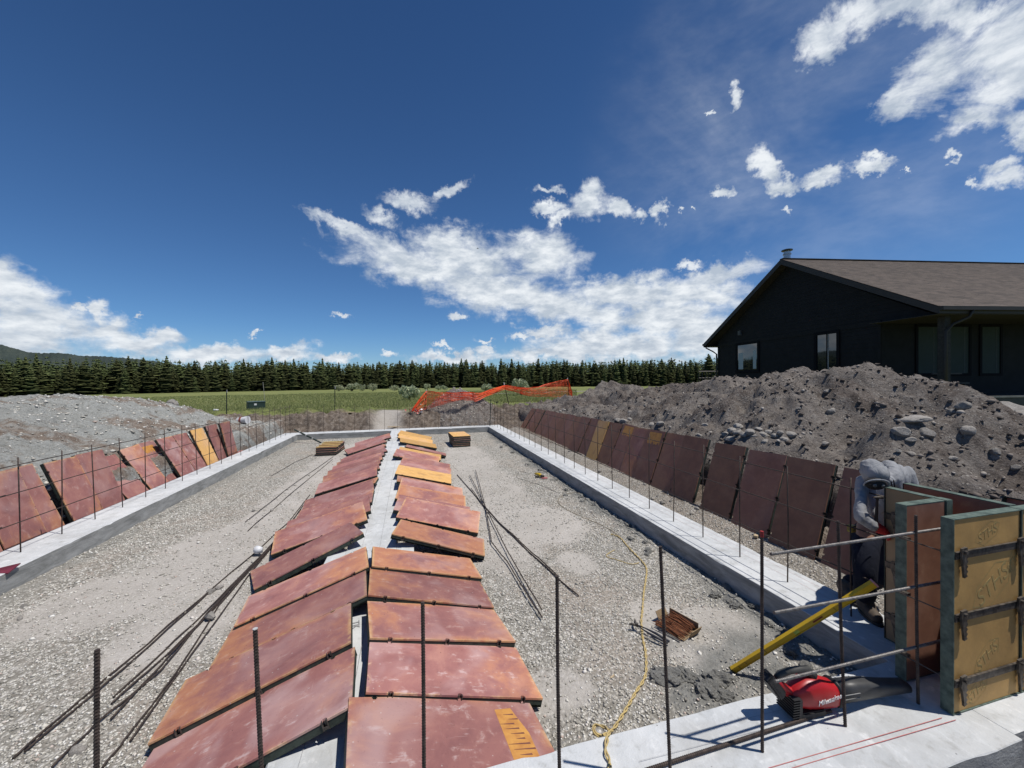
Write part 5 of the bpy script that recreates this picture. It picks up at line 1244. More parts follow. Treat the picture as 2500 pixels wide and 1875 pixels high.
# ------------------------------------------------------------------ small things around the pit
WHITE = simple('white_plastic', (.72, .72, .72), (.6, .6, .61), .45, 12, .1)
def small():
    P = atz(627, 1352, .02); root = empty('plastic_jug', P)
    mb = MB(); mb.tube([(-.03, .02, .03), (0, .01, .05), (.04, -.02, .05), (.06, -.04, .045)], [.03, .055, .05, .018], 10); mb.build('bottle', WHITE, root, smooth=True)
    mb = MB(); mb.tube([(.06, -.04, .045), (.075, -.055, .042)], .02, 8); mb.build('cap', simple('grey_cap', (.4, .4, .4)), root)
    setp(root, 'crumpled white plastic jug lying on the loose rebars', 'jug')
    P = atz(514, 1505, .03); o = MB(); o.tube([(-.05, .02, .02), (0, 0, .04), (.04, -.02, .02)], [.015, .04, .015], 7); setp(o.build('crumpled_wrapper', simple('grey_wrapper', (.3, .28, .25)), loc=(0, 0, 0)), 'crumpled grey wrapper caught between the loose rebars', 'wrapper').location = (P.x, P.y, .0)
    # burgundy plastic piece on the left footing
    pts = [atz(-8, 1388, H+.02), atz(50.5, 1374, H+.05), atz(19, 1399, H+.002), atz(-8, 1400, H+.002)]
    mb = MB(); mb.add([p for p in pts]+[p-Vector((0, 0, .012)) for p in pts], [(0, 1, 2, 3), (7, 6, 5, 4), (0, 4, 5, 1), (1, 5, 6, 2), (2, 6, 7, 3), (3, 7, 4, 0)])
    setp(mb.build('plastic_wedge', simple('burgundy_plastic', (.17, .03, .055), (.10, .02, .035), .35), loc=tuple(pts[2])), 'folded burgundy plastic piece on the left footing at the frame edge', 'plastic scrap')
    # wood scraps
    WD = simple('raw_wood', (.52, .42, .28), (.42, .32, .2), .8, 20)
    for u, v, dx, dy, dz, l in ((2029,1390,.10,.06,.06,'short cut wood block on the gravel below the leaning panels'),(1848,1325,.16,.05,.03,'dark wood offcut beside the right footing'),(1495,1650,.05,.015,.006,'thin wood chip on the gravel by the cord')):
        P = atz(u, v, .05 if u > 1700 else .01); mb = MB(); mb.box((0, 0, dz/2), (dx, dy, dz)); o = mb.build('wood_block', WD, bevel=.002); o.location = (P.x, P.y, float(ground_z(P.x, P.y))); o.rotation_euler = (0, 0, .5); setp(o, l, 'wood scrap')
    mb = MB(); P = atz(895, 1363-10, H); 
    # boards along far bank
    for (u, v, L, l) in ((840,1006,1.0,'weathered board lying on the far bank left of the path'),(965,1008,.7,'short board lying on the far bank beside the path'),(1090,992,.5,'short board on the bank by the orange bunch')):
        P = atz(u, v, .86); mb = MB(); mb.box((0, 0, .02), (L, .14, .04)); o = mb.build('wooden_board', WD, bevel=.003); o.location = (P.x, P.y, surf(P.x, P.y)+.02); o.rotation_euler = (0, .04, .1); setp(o, l, 'board')
    # bucket
    P = atz(594, 1030, .80); c = Vector((P.x, P.y, surf(P.x, P.y)+.13)); root = empty('bucket', c)
    ax = Vector((.94, -.3, .05)).normalized()
    mb = MB(); mb.tube([-ax*.20, ax*.17], [.125, .145], 20); mb.build('pail', WHITE, root, smooth=False)
    mb = MB(); mb.tube([ax*.15, ax*.185], [.155, .155], 20); mb.build('rim', WHITE, root)
    mb = MB(); mb.tube([-ax*.10, -ax*.02], [.1325, .1365], 20, cap=False); mb.build('label_band', simple('red_label', (.5, .08, .03)), root)
    setp(root, 'white plastic bucket with a red label lying on its side on the left bank', 'bucket')
    P = atz(527, 1003, .8); mb = MB(); mb.tube([(-.1, 0, .07), (.12, 0, .07)], [.07, .05], 10); o = mb.build('plastic_jug', WHITE, smooth=True); o.location = (P.x, P.y, surf(P.x, P.y)); setp(o, 'small white jug lying in the grass left of the bucket', 'jug')
    # T posts
    GP = simple('dark_green_post_paint', (.02, .035, .028), rough=.6); 
    def tpost(u, vt, vb, dep_z, lab, white=True, lean=(0, 0), r=.02, dist=None):
        Pb = atz(u, vb, dep_z) if dist is None else atd(u, vb, dist); z0 = surf(Pb.x, Pb.y)
        dep = (Pb-CP).dot(CF); top = atd(u+lean[0], vt, dep)
        root = empty('fence_post', (Pb.x, Pb.y, z0)); d = top-Vector((Pb.x, Pb.y, z0)); 
        mb = MB(); R = d.to_track_quat('Z', 'Y').to_matrix(); L = d.length
        mb.box(R @ Vector((0, 0, L/2-.1)), (.035, .006, L+.2), R); mb.box(R @ Vector((0, .016, L/2-.1)), (.006, .026, L+.2), R)
        for k in range(int(L/.055)): mb.box(R @ Vector((0, -.006, .05+k*.055)), (.014, .008, .02), R)
        mb.build('stake', GP, root)
        if white: mb = MB(); mb.box(R @ Vector((0, 0, L-.06)), (.04, .012, .13), R); mb.build('white_tip', WHITE, root)
        return setp(root, lab, 'post', 'steel T-posts around the site')
    tpost(554, 952, 1019, .8, 'T-post with a white tip standing left in front of the meadow')
    tpost(818, 943, 1008, .8, 'T-post with a white tip standing left of the path')
    o = tpost(1196, 975, 1040, H, 'dark green T-post standing on the far right corner of the footing', False, (3, 0))
    # leaning post at the far left corner
    a = atz(719, 1050, .42); a = atd(719, 1049, (atz(735, 1066, H)-CP).dot(CF)); b = atz(784, 1081, .02)
    mb = MB(); mb.tube([a, a.lerp(b, .5), b], .032, 8)
    o = mb.build('post', GP, loc=tuple(b)); setp(o, 'dark green post lying propped on the far left corner of the footing', 'post')
    for t in (.18, .42, .66):
        q = a.lerp(b, t); mb = MB(); mb.tube([q, q+(b-a).normalized()*.05], .034, 8); k = mb.build('band', simple('grey_band', (.35, .36, .35))); k.parent = o; k.matrix_parent_inverse = Matrix.Translation(-b)
    # transformer box and marker rod
    P = atz(625, 1000, .76); c = Vector((P.x, P.y, surf(P.x, P.y))); root = empty('utility_box', c); w = 44/FPX*(P-CP).dot(CF); hgt = 19/FPX*(P-CP).dot(CF)
    GB = simple('utility_green', (.035, .06, .048), (.028, .048, .04), .5); Rz = Matrix.Rotation(radians(28), 3, 'Z')
    mb = MB(); mb.box((0, 0, hgt*.45), (w*.78, w*.7, hgt*1.1), Rz); mb.build('cabinet', GB, root, bevel=.02)
    mb = MB(); mb.box((0, 0, hgt*1.03), (w*.82, w*.74, .05), Rz); mb.build('lid', simple('utility_lid', (.10, .14, .12), (.08, .11, .1), .5), root, bevel=.01)
    mb = MB(); mb.box(Rz @ Vector((-w*.08, -w*.356, hgt*.72)), (w*.12, .006, w*.1), Rz); mb.build('warning_label', WHITE, root)
    setp(root, 'low dark green utility cabinet in the grass of the meadow', 'utility box')
    dep = (P-CP).dot(CF); mb = MB(); t = atd(642, 933, dep); b = atd(647, 1000, dep); mb.tube([b, b.lerp(t, .5)+Vector((.02, 0, 0)), t], .012, 6)
    setp(mb.build('marker_rod', simple('pale_fibreglass', (.4, .38, .33)), loc=tuple(b)), 'thin pale marker rod standing at the utility cabinet', 'marker')
    # branch by left grid
    P = on_surface(655, 1060); mb = MB(); b0 = atd(677, 1062, 17.6)
    t0 = atd(655, 1008, 17.9); mb.tube([b0, b0.lerp(t0, .5)+Vector((.05, 0, 0)), t0], [.025, .018, .008], 6); mb.tube([b0.lerp(t0, .3), atd(640, 1033, 17.8)], [.015, .006], 5)
    setp(mb.build('dead_branch', simple('grey_bark', (.2, .16, .12)), loc=tuple(b0)), 'bare forked branch sticking out of the left end of the far bank', 'branch')
small()

# ------------------------------------------------------------------ orange safety mesh
def netting():
    OR = simple('orange_safety_mesh', (.92, .13, .03), (.85, .09, .02), .5, 5, 0)
    GP = simple('rusty_brown_post', (.06, .045, .035))
    def dz(z): return z
    posts = [(1037,1001,1041,952,19.7), (1243,991,1230,934,22.6), (1391,984,1385,923,24.0)]
    names = ['left', 'middle', 'right']; tops = []; bots = []
    for (ub, vb, ut, vt, dep), nm in zip(posts, names):
        b = atd(ub, vb, dep); t = atd(ut, vt, dep)
        mb = MB(); d = t-b; mb.tube([b-d*.15, t], .022, 6); root = mb.build('mesh_post', GP, loc=tuple(b)); setp(root, f'{nm} post holding up the orange safety mesh', 'post', 'posts of the orange safety mesh')
        mb = MB(); mb.tube([t-d.normalized()*.14, t+d.normalized()*.01], .027, 6); k = mb.build('white_tip', WHITE); k.parent = root; k.matrix_parent_inverse = Matrix.Translation(-b)
    # net surface: columns of (u, vtop, vbot, depth)
    cols = [(1006,1000,1012,19.3),(1016,986,1006,19.4),(1026,972,1004,19.5),(1042,955,999,19.65),(1066,958,990,19.3),(1100,958,982,19.2),(1130,957,976,19.3),(1152,957,976,19.6),(1160,960,980,19.9),(1175,960,974,20.3),(1195,953,965,21.0),(1215,945,957,21.8),(1232,940,951,22.5),(1260,944,958,22.9),(1290,946,966,23.2),(1320,943,968,23.4),(1350,933,969,23.7),(1386,926,970,24.0),(1397,958,975,24.1)]
    us = np.array([c[0] for c in cols], float); vt = np.array([c[1] for c in cols], float); vb = np.array([c[2] for c in cols], float); dd = np.array([c[3] for c in cols], float)
    mb = MB(); NU, NV = 110, 15
    def pt(i, j):
        u = us[0]+(us[-1]-us[0])*i/NU; a = np.interp(u, us, vt); b = np.interp(u, us, vb); t = j/NV; d = np.interp(u, us, dd)
        wob = .05*float(fbm(np.array([u*.06]), np.array([j*.35]), 1, 3)[0])
        return atd(u, a+(b-a)*t+2.0*float(fbm(np.array([u*.05+9]), np.array([j*.5]), 1, 2)[0]), d+wob*3+.12*sin(j*1.3+u*.03))
    G = [[pt(i, j) for j in range(NV+1)] for i in range(NU+1)]
    up = Vector((0, 0, 1))
    def strand(a, b, w):
        d = (b-a).normalized(); n = d.cross(CF).normalized()*w; k = Vector((0, w*.6, 0))
        mb.add([a-n, b-n, b+k, a+k, a+n, b+n], [(0, 1, 2, 3), (3, 2, 5, 4)])
    for j in range(NV+1):
        for i in range(NU): strand(G[i][j], G[i+1][j], .010 if j else .018)
    for i in range(0, NU+1):
        for j in range(NV): strand(G[i][j], G[i][j+1], .0065)
    o = mb.build('safety_mesh', OR, recalc=False, loc=(3.5, 21, 1.0)); setp(o, 'sagging orange plastic safety mesh strung between three posts over the far dirt pile', 'safety mesh')
    # bunched red and white end
    mb = MB(); mb.mi = 0
    for k in range(60):
        c = atd(random.gauss(1016, 9), random.gauss(1003, 6), 19.2+random.uniform(-.2, .2)); s = random.uniform(.03, .09)
        a, b, c2 = [c+Vector((random.uniform(-s, s), random.uniform(-s, s), random.uniform(-s, s))) for _ in range(3)]; mb.mi = 0 if random.random() < .65 else 1
        mb.add([a, b, c2, c], [(0, 1, 3), (1, 2, 3), (2, 0, 3)])
    o = mb.build('bunched_tape', [simple('red_film', (.65, .03, .03), rough=.4), WHITE], recalc=False, loc=(1.6, 20.3, .8)); setp(o, 'bunch of crumpled red and white tape at the left foot of the orange mesh', 'tape')
netting()

# ------------------------------------------------------------------ house
def house():
    BLK = simple('near_black_siding', (.013, .013, .0145), (.008, .008, .009), .75, 3, .3, 20, spec=.25)
    TRIM = simple('dark_brown_fascia', (.038, .033, .030), (.03, .026, .024), .6, 4, .1)
    SOF = simple('dark_soffit', (.05, .042, .035), rough=.7)
    def sh():
        m, nt, b = newmat('asphalt_shingles'); co = texco(nt, 'Object', False)
        br = NN(nt, 'ShaderNodeTexBrick'); nt.links.new(co, br.inputs['Vector']); br.inputs['Scale'].default_value = 1.0; br.inputs['Brick Width'].default_value = .33; br.inputs['Row Height'].default_value = .14; br.inputs['Mortar Size'].default_value = .004
        br.inputs['Color1'].default_value = (.155, .125, .105, 1); br.inputs['Color2'].default_value = (.085, .070, .062, 1); br.inputs['Mortar'].default_value = (.035, .03, .027, 1)
        n = noiseN(nt, co, 2.2, 5, .6); n2 = noiseN(nt, co, 60, 3, .6)
        c = mixN(nt, mthN(nt, 'MULTIPLY', mrN(nt, n, .4, .65), .4), br.outputs[0], (.17, .135, .115)); c = mixN(nt, mthN(nt, 'MULTIPLY', n2, .4), c, (.13, .115, .10))
        nt.links.new(c, b.inputs['Base Color']); b.inputs['Roughness'].default_value = .9; b.inputs['Specular IOR Level'].default_value = .2; bumpN(nt, b, n2, .4, .01); return m
    SH = sh()
    az = radians(9.3); g = Vector((sin(az), cos(az), 0)); r = Vector((cos(az), -sin(az), 0)); up = Vector((0, 0, 1))
    Er = CP+CF*13+CR*14.2; ez = CH+2.26
    Er = atd(2293, 748, 13.0)
    W = 13.45; half = W/2; rise = 3.62; L = 26
    # local frame: x along g from right eave (near) to left eave (far), y along r (ridge), z up from eave height
    E0 = Vector((Er.x, Er.y, Er.z))
    root = empty('house', (E0.x, E0.y, 0)); base = Vector((E0.x, E0.y, 0)); EZ = E0.z; GZ = 1.0
    P = lambda s, y, z: g*s+r*y+up*z
    Rm = Matrix((g, r, up)).transposed()
    def bx(mb, s0, s1, y0, y1, z0, z1): mb.box(P((s0+s1)/2, (y0+y1)/2, (z0+z1)/2), (s1-s0, y1-y0, z1-z0), Rm)
    ov, rk = .85, .45; ws0, ws1 = 2.25, W-ov+.0
    # roof: stepped shingle courses on both slopes
    sl = math.hypot(half, rise); nc = int(sl/.14)
    for side in (0, 1):
        mb = MB()
        for k in range(nc):
            t0, t1 = k/nc, (k+1.12)/nc; t1 = min(t1, 1)
            s0, s1 = t0*half, t1*half
            if side: s0, s1 = W-s0, W-s1
            z0, z1 = EZ+rise*t0, EZ+rise*t1; th = .012
            vs = [P(s0, -.03, z0+.028), P(s0, L, z0+.028), P(s1, L, z1+.028-th), P(s1, -.03, z1+.028-th), P(s0, -.03, z0+.010), P(s0, L, z0+.010)]
            mb.add(vs, [(0, 1, 2, 3), (4, 5, 1, 0)])
        mb.add([P(0 if not side else W, -.03, EZ-.01), P(0 if not side else W, L, EZ-.01), P(half, L, EZ+rise-.01), P(half, -.03, EZ+rise-.01)], [(0, 1, 2, 3)])
        o = mb.build('shingle_courses', SH, root, recalc=False); o['kind'] = 'stuff'
    # object-space brick pattern needs a sloped frame: give ridge cap and trims
    mb = MB(); mb.box(P(half, L/2, EZ+rise+.035), (.22, L, .03), Rm); mb.build('ridge_cap', simple('ridge_shingle', (.05, .045, .04)), root)
    # rake boards (gable trim)
    for side in (0, 1):
        mb = MB(); a = 0 if not side else W
        q = [(a, EZ+.0), (half, EZ+rise+.0), (half, EZ+rise-.25), (a, EZ-.24)]
        vs = [P(s, y, z) for y in (-.028, .012) for s, z in q]; mb.add(vs, [(0, 1, 2, 3), (7, 6, 5, 4), (0, 4, 5, 1), (1, 5, 6, 2), (2, 6, 7, 3), (3, 7, 4, 0)]); mb.build('rake_board', TRIM, root)
        # rake soffit
        mb = MB(); mb.add([P(a+(.2 if not side else -.2), .012, EZ-.22), P(half, .012, EZ+rise-.22), P(half, rk, EZ+rise-.22), P(a+(.2 if not side else -.2), rk, EZ-.22)], [(0, 1, 2, 3)]); mb.build('rake_soffit', SOF, root, recalc=False)
    # eave soffits, fascias, gutters
    for side in (0, 1):
        s0, s1 = (.0, ws0+.1) if not side else (ws1-.02, W)
        mb = MB(); bx(mb, min(s0, s1), max(s0, s1), .012, L, EZ-.25, EZ-.235); mb.build('eave_soffit', SOF, root)
        mb = MB(); 
        if not side: bx(mb, -.03, 0, -.03, L, EZ-.23, EZ+.0); 
        else: bx(mb, W, W+.03, -.03, L, EZ-.23, EZ)
        mb.build('fascia', TRIM, root)
        mb = MB()
        if not side: bx(mb, -.15, -.032, -.03, L, EZ-.13, EZ-.005)
        else: bx(mb, W+.032, W+.15, -.03, L, EZ-.13, EZ-.005)
        mb.build('gutter', TRIM, root)
    # walls
    mb = MB(); yw = rk; zt = EZ-.24
    sl_ = rise/half
    zl = lambda s: EZ-.245+sl_*min(s, W-s)
    poly = [(ws0, GZ-.6), (ws1, GZ-.6), (ws1, zl(ws1)), (half, zl(half)), (.25, zl(.25)), (.25, EZ-.24), (ws0, EZ-.24)]
    vs = [P(s, y, z) for y in (yw, yw+.15) for s, z in poly]; n = len(poly)
    mb.add(vs, [tuple(range(n)), tuple(range(2*n-1, n-1, -1))]+[(i, (i+1) % n, n+(i+1) % n, n+i) for i in range(n)]); mb.build('gable_wall', BLK, root)
    # siding laps on the gable: thin proud strips
    mb = MB(); z = GZ
    while z < EZ+rise-.6:
        s0 = ws0 if z < EZ-.24 else max(.3, (z-EZ+.30)/sl_); s1 = ws1 if z < EZ-.24 else min(ws1, W-(z-EZ+.30)/sl_)
        if s1-s0 > .3:
            mb.add([P(s0, yw-.012, z), P(s1, yw-.012, z), P(s1, yw-.002, z+.18), P(s0, yw-.002, z+.18), P(s0, yw-.002, z), P(s1, yw-.002, z)], [(0, 1, 2, 3), (4, 5, 1, 0)])
        z += .18
    o = mb.build('siding_laps', BLK, root, recalc=False); o['kind'] = 'stuff'
    mb = MB(); bx(mb, ws0, ws1, yw-.035, yw-.013, EZ-.30, EZ-.10); mb.build('belly_band', BLK, root)
    mb = MB(); bx(mb, ws0-.0, ws0+.12, yw-.035, yw-.013, GZ-.6, EZ-.301); bx(mb, ws1-.12, ws1, yw-.035, yw-.013, GZ-.6, EZ-.301); mb.build('corner_board', BLK, root)
    mb = MB(); bx(mb, ws0, ws0+.15, yw+.15, L, GZ-.6, EZ-.25); mb.build('porch_wall', BLK, root)
    mb = MB(); bx(mb, ws1-.15, ws1, yw+.15, L, GZ-.6, EZ-.25); mb.build('far_wall', BLK, root)
    # porch slab
    mb = MB(); bx(mb, .1, ws0, yw+.0, L, GZ-.6, 1.62); mb.build('porch_slab', simple('dark_slab', (.06, .06, .06)), root)
    mb = MB(); bx(mb, .06, .1, yw, L, 1.58, 1.64); mb.build('slab_edge', simple('pale_slab_edge', (.22, .22, .21)), root)
    # glass
    gm, nt, b = newmat('window_glass'); b.inputs['Base Color'].default_value = (.012, .016, .02, 1); b.inputs['Roughness'].default_value = .03; b.inputs['Specular IOR Level'].default_value = .9; b.inputs['Coat Weight'].default_value = .6; b.inputs['Coat Roughness'].default_value = .02
    TEAL = simple('teal_blind', (.035, .05, .047), (.03, .043, .04), .8, 3, 0)
    FR = simple('black_window_frame', (.008, .008, .011), rough=.7, spec=.1)
    WH_ = simple('white_vinyl', (.5, .5, .5), rough=.5)
    def win_on_gable(u0, u1, vt, vb, kind):
        # intersect rays with the gable plane y=yw
        o0 = base+P(0, yw-.013, 0)
        def hit(u, v):
            d = ray(u, v); t = (o0-CP).dot(r)/d.dot(r); q = CP+d*t-base; return q.dot(g), q.z
        s0, z0 = hit(u0, vt); s1, z1 = hit(u1, vt); s0b, zb = hit(u0, vb); zt = (z0+z1)/2; a, c = min(s0, s1), max(s0, s1)
        y = yw-.014
        mb = MB()
        for (p0, p1, q0, q1) in ((a-.14, c+.14, zt, zt+.14), (a-.14, c+.14, zb-.14, zb), (a-.14, a, zb, zt), (c, c+.14, zb, zt)): bx(mb, p0, p1, y-.04, y, q0, q1)
        f = mb.build('window', FR, root)
        if kind == 'slider':
            m_ = a+(c-a)*.47
            for k, (p0, p1) in enumerate(((a, m_-.03), (m_+.03, c))):
                mb = MB(); bx(mb, p0, p1, y-.006, y-.003, zb, zt); mb.build('pane', gm, f)
            mb = MB(); bx(mb, m_-.03, m_+.03, y-.03, y-.002, zb, zt); mb.build('mullion', FR, f)
            mb = MB(); bx(mb, m_-.065, m_-.035, y-.02, y-.007, zb, zt); mb.build('blind_edge', WH_, f)
        else:
            mb = MB(); bx(mb, a, c, y-.006, y-.003, zb, zt); mb.build('pane', gm, f)
            # pale panels paint in daylight seen through the opposite windows
            dl, nt2, b2 = newmat('painted_far_daylight'); b2.inputs['Base Color'].default_value = (.36, .42, .43, 1); b2.inputs['Roughness'].default_value = .5
            for (p, q, w_, h_) in ((.70, .28, .24, .50), (.06, .35, .15, .55)):
                mb = MB(); ww = (c-a); hh = zt-zb; bx(mb, a+ww*p-.0, a+ww*(p+w_), y-.009, y-.0065, zb+hh*.05, zb+hh*(.05+h_+.14)); mb.build('far_daylight_panel', dl, f)
        return f
    win_on_gable(1800.5, 1849.5, 841, 905, 'fixed'); win_on_gable(1995, 2043.5, 816, 905, 'slider')
    # three tall porch windows on the porch wall (faces -g)
    o1 = base+P(ws0-.005, 0, 0)
    for (u0, u1) in ((2240, 2288), (2311, 2364), (2396, 2440)):
        def hit(u, v):
            d = ray(u, v); t = (o1-CP).dot(g)/d.dot(g); q = CP+d*t-base; return q.dot(r), q.z
        y0, zt = hit(u0, 798); y1, zb = hit(u1, 911)
        mb = MB()
        for (p0, p1, q0, q1) in ((y0-.1, y1+.1, zt, zt+.1), (y0-.1, y1+.1, zb-.1, zb), (y0-.1, y0, zb, zt), (y1, y1+.1, zb, zt)): bx(mb, ws0-.04, ws0-.001, p0, p1, q0, q1)
        f = mb.build('tall_window', FR, root)
        mb = MB(); bx(mb, ws0-.012, ws0-.008, y0, y1, zb, zt); mb.build('pane', TEAL, f)
        mb = MB(); bx(mb, ws0-.016, ws0-.0125, y0+(y1-y0)*.78, y0+(y1-y0)*.84, zb, zt); mb.build('blind_edge', simple('teal_blind_edge', (.05, .06, .058)), f)
    # post and downspouts
    mb = MB(); bx(mb, .30, .52, .62, .84, GZ-.6, EZ-.25); p_ = mb.build('porch_post', simple('dark_stone_post', (.045, .042, .038), (.02, .019, .018), .8, 14, .4), root)
    mb = MB(); mb.tube([P(-.09, 1.15, EZ-.1), P(-.02, 1.1, EZ-.35), P(.20, .8, EZ-.55), P(.24, .58, EZ-.8), P(.24, .58, GZ-.2)], .045, 8); mb.build('downspout', TRIM, root, smooth=True)
    mb = MB(); mb.tube([P(W+.09, .2, EZ-.12), P(W+.09, .2, EZ-.28), P(ws1+.35, .3, EZ-.55), P(ws1+.06, .38, EZ-.75), P(ws1+.06, .38, GZ-.2)], .045, 8); mb.build('downspout', TRIM, root, smooth=True)
    # wall lamp
    o0 = base+P(0, yw, 0); d = ray(1807.5, 813); t = (o0-CP).dot(r)/d.dot(r); q = CP+d*t-base; sL, zL = q.dot(g), q.z
    mb = MB(); bx(mb, sL-.10, sL+.10, yw-.10, yw-.013, zL-.13, zL+.13); bx(mb, sL-.12, sL-.09, yw-.12, yw-.013, zL-.16, zL+.16); mb.build('wall_lamp', simple('lamp_grey', (.11, .11, .11)), root)
    # flue
    d = ray(1935, 640); dep = 20.5; q = CP+d*dep-base; 
    FM = simple('galvanised_flue', (.45, .47, .5), (.33, .35, .38), .35, 8, .05, metal=.8)
    sF = half+.35; yF = 1.0
    # solve position: beyond the ridge near the gable end
    for yy in [k*.1 for k in range(60)]:
        w_ = base+P(half, yy, EZ+rise)-CP
        if 1250+FPX*w_.dot(CR)/w_.dot(CF) > 1934: yF = yy; break
    z0 = EZ+rise-.3
    mb = MB(); mb.tube([P(sF, yF, z0), P(sF, yF, z0+.80)], .155, 16); fl = mb.build('flue', FM, root, smooth=False)
    mb = MB(); mb.tube([P(sF, yF, z0+.66), P(sF, yF, z0+.71)], [.19, .19], 16); mb.build('flue_collar', FM, fl)
    mb = MB(); mb.tube([P(sF, yF, z0+.86), P(sF, yF, z0+.90), P(sF, yF, z0+.96)], [.25, .25, .06], 16); mb.build('flue_cap', simple('dark_cap', (.06, .07, .08), metal=.5, rough=.4), fl)
    mb = MB()
    for a_ in range(4): mb.box(P(sF+.12*cos(a_*pi/2), yF+.12*sin(a_*pi/2), z0+.83), (.02, .02, .1), Rm)
    mb.build('cap_strap', FM, fl)
    setp(root, 'long near-black house with a brown shingle gable roof and stone porch post', 'house')
    # porch bench & shrub in front
    mb = MB(); q = base+P(1.2, 1.9, 0); 
    bench = empty('porch_bench', (q.x, q.y, 1.62))
    for z in (.45, .8):
        mb = MB(); mb.box(P(0, 0, z), (.5 if z < .6 else .05, 1.2, .05), Rm); mb.build('seat' if z < .6 else 'backrest', simple('dark_bench', (.06, .055, .05)), bench)
    for sy in (-.5, .5):
        mb = MB(); mb.box(P(0, sy, .22), (.4, .05, .44), Rm); mb.build('leg', simple('dark_bench_leg', (.04, .04, .04)), bench)
    setp(bench, 'dark bench on the porch below the leftmost tall window', 'bench')
    # deck railing left of house
    a = atd(1706, 915, 30); b = atd(1762, 917, 30); root2 = empty('deck_railing', (a.x, a.y, 0)); d = b-a; 
    for k in range(8):
        q = a+d*(k/7); mb = MB(); mb.tube([Vector((q.x-a.x, q.y-a.y, a.z-1.0)), Vector((q.x-a.x, q.y-a.y, a.z+.25))], .04, 4); mb.build('baluster', TRIM, root2)
    for z in (.25, -.25):
        mb = MB(); mb.tube([Vector((0, 0, a.z+z)), Vector((d.x, d.y, a.z+z))], .04, 4); mb.build('rail', TRIM, root2)
    setp(root2, 'dark deck railing at the far corner of the house', 'railing')
    return base, g, r
HB = house()

# ------------------------------------------------------------------ vegetation
def leafy_mat(name, c1, c2, c3, rnd=.35):
    m, nt, b = newmat(name); a = NN(nt, 'ShaderNodeAttribute', attribute_name='tone'); oi = NN(nt, 'ShaderNodeObjectInfo')
    c = rampN(nt, a.outputs['Fac'], [(0, c1), (.5, c2), (1, c3)])
    hs = NN(nt, 'ShaderNodeHueSaturation'); nt.links.new(c, hs.inputs['Color']); nt.links.new(mrN(nt, oi.outputs['Random'], 0, 1, 1-rnd, 1+rnd, False), hs.inputs['Value'])
    nt.links.new(mrN(nt, oi.outputs['Random'], 0, 1, .485, .515, False), hs.inputs['Hue'])
    nt.links.new(hs.outputs[0], b.inputs['Base Color']); b.inputs['Roughness'].default_value = .8; b.inputs['Specular IOR Level'].default_value = .15; return m
PINE = leafy_mat('pine_needles', (.028, .036, .013), (.070, .083, .029), (.135, .148, .056))
WILLOW = leafy_mat('willow_leaves', (.18, .21, .11), (.36, .39, .23), (.52, .54, .36), .12)
BARK = simple('pine_bark', (.12, .095, .07), rough=.9)
def pine_arrays(seed, h=1.0, wide=.17, whorls=26, bare=.06, tri=10):
    r = np.random.default_rng(seed); V = []; F = []; T = []
    def addf(a, b, c, t): n = len(V); V.extend([a, b, c]); F.append((n, n+1, n+2)); T.extend([t]*3)
    for k in range(whorls):
        f = (k+r.uniform(-.3, .3))/whorls; z = bare+(1-bare)*f; rad = wide*(1-f)**.75*(1.0 if f > .08 else .8)*r.uniform(.75, 1.15)+.006
        nb = max(4, int(tri*(1-f*.5)))
        for j in range(nb):
            a = 2*pi*(j+r.uniform(-.4, .4))/nb+k; rr = rad*r.uniform(.6, 1.2); c, s = cos(a), sin(a)
            dz = -.035*(rr/wide)+r.uniform(-.008, .012); wv = rr*.42*r.uniform(.7, 1.3)+.004
            tip = (c*rr, s*rr, z+dz); ba = (c*rr*.15, s*rr*.15, z+.022)
            l = (c*rr*.62-s*wv, s*rr*.62+c*wv, z+dz*.7-.006); q = (c*rr*.62+s*wv, s*rr*.62-c*wv, z+dz*.7-.006)
            t = r.uniform(0, .75)+.25*(f); addf(ba, l, tip, t); addf(ba, tip, q, t*.9)
            m_ = (c*rr*.7, s*rr*.7, z+dz-.03); addf(l, q, m_, t*.5)
    addf((-.008, 0, .93), (.008, 0, .93), (0, 0, 1.02), .6)
    return np.array(V), np.array(F), np.array(T)
PM = []
for sd, wd, wh, br, tr in ((1, .23, 26, .04, 12), (2, .19, 28, .06, 11), (3, .27, 24, .02, 12), (4, .16, 30, .10, 10), (5, .21, 26, .05, 12)):
    V, F, T = pine_arrays(sd, 1, wd, wh, br, tr)
    # trunk
    n = len(V); a = np.arange(6)*pi/3; tr_v = np.concatenate([np.stack([np.cos(a)*.011, np.sin(a)*.011, a*0-.03], 1), np.stack([np.cos(a)*.004, np.sin(a)*.004, a*0+.95], 1)])
    tf = []
    for i in range(6): j = (i+1) % 6; tf += [(n+i, n+j, n+6+j), (n+i, n+6+j, n+6+i)]
    V2 = np.concatenate([V, tr_v]); F2 = np.concatenate([F, np.array(tf)]); T2 = np.concatenate([T, np.zeros(12)])
    o = make_np('pine_tree', V2, F2, PINE, attrs={'tone': T2}); me = o.data; me.materials.append(BARK)
    mi = np.zeros(len(F2), dtype=np.int32); mi[len(F):] = 1; me.polygons.foreach_set('material_index', mi)
    COL.objects.unlink(o); bpy.data.objects.remove(o); PM.append(me)
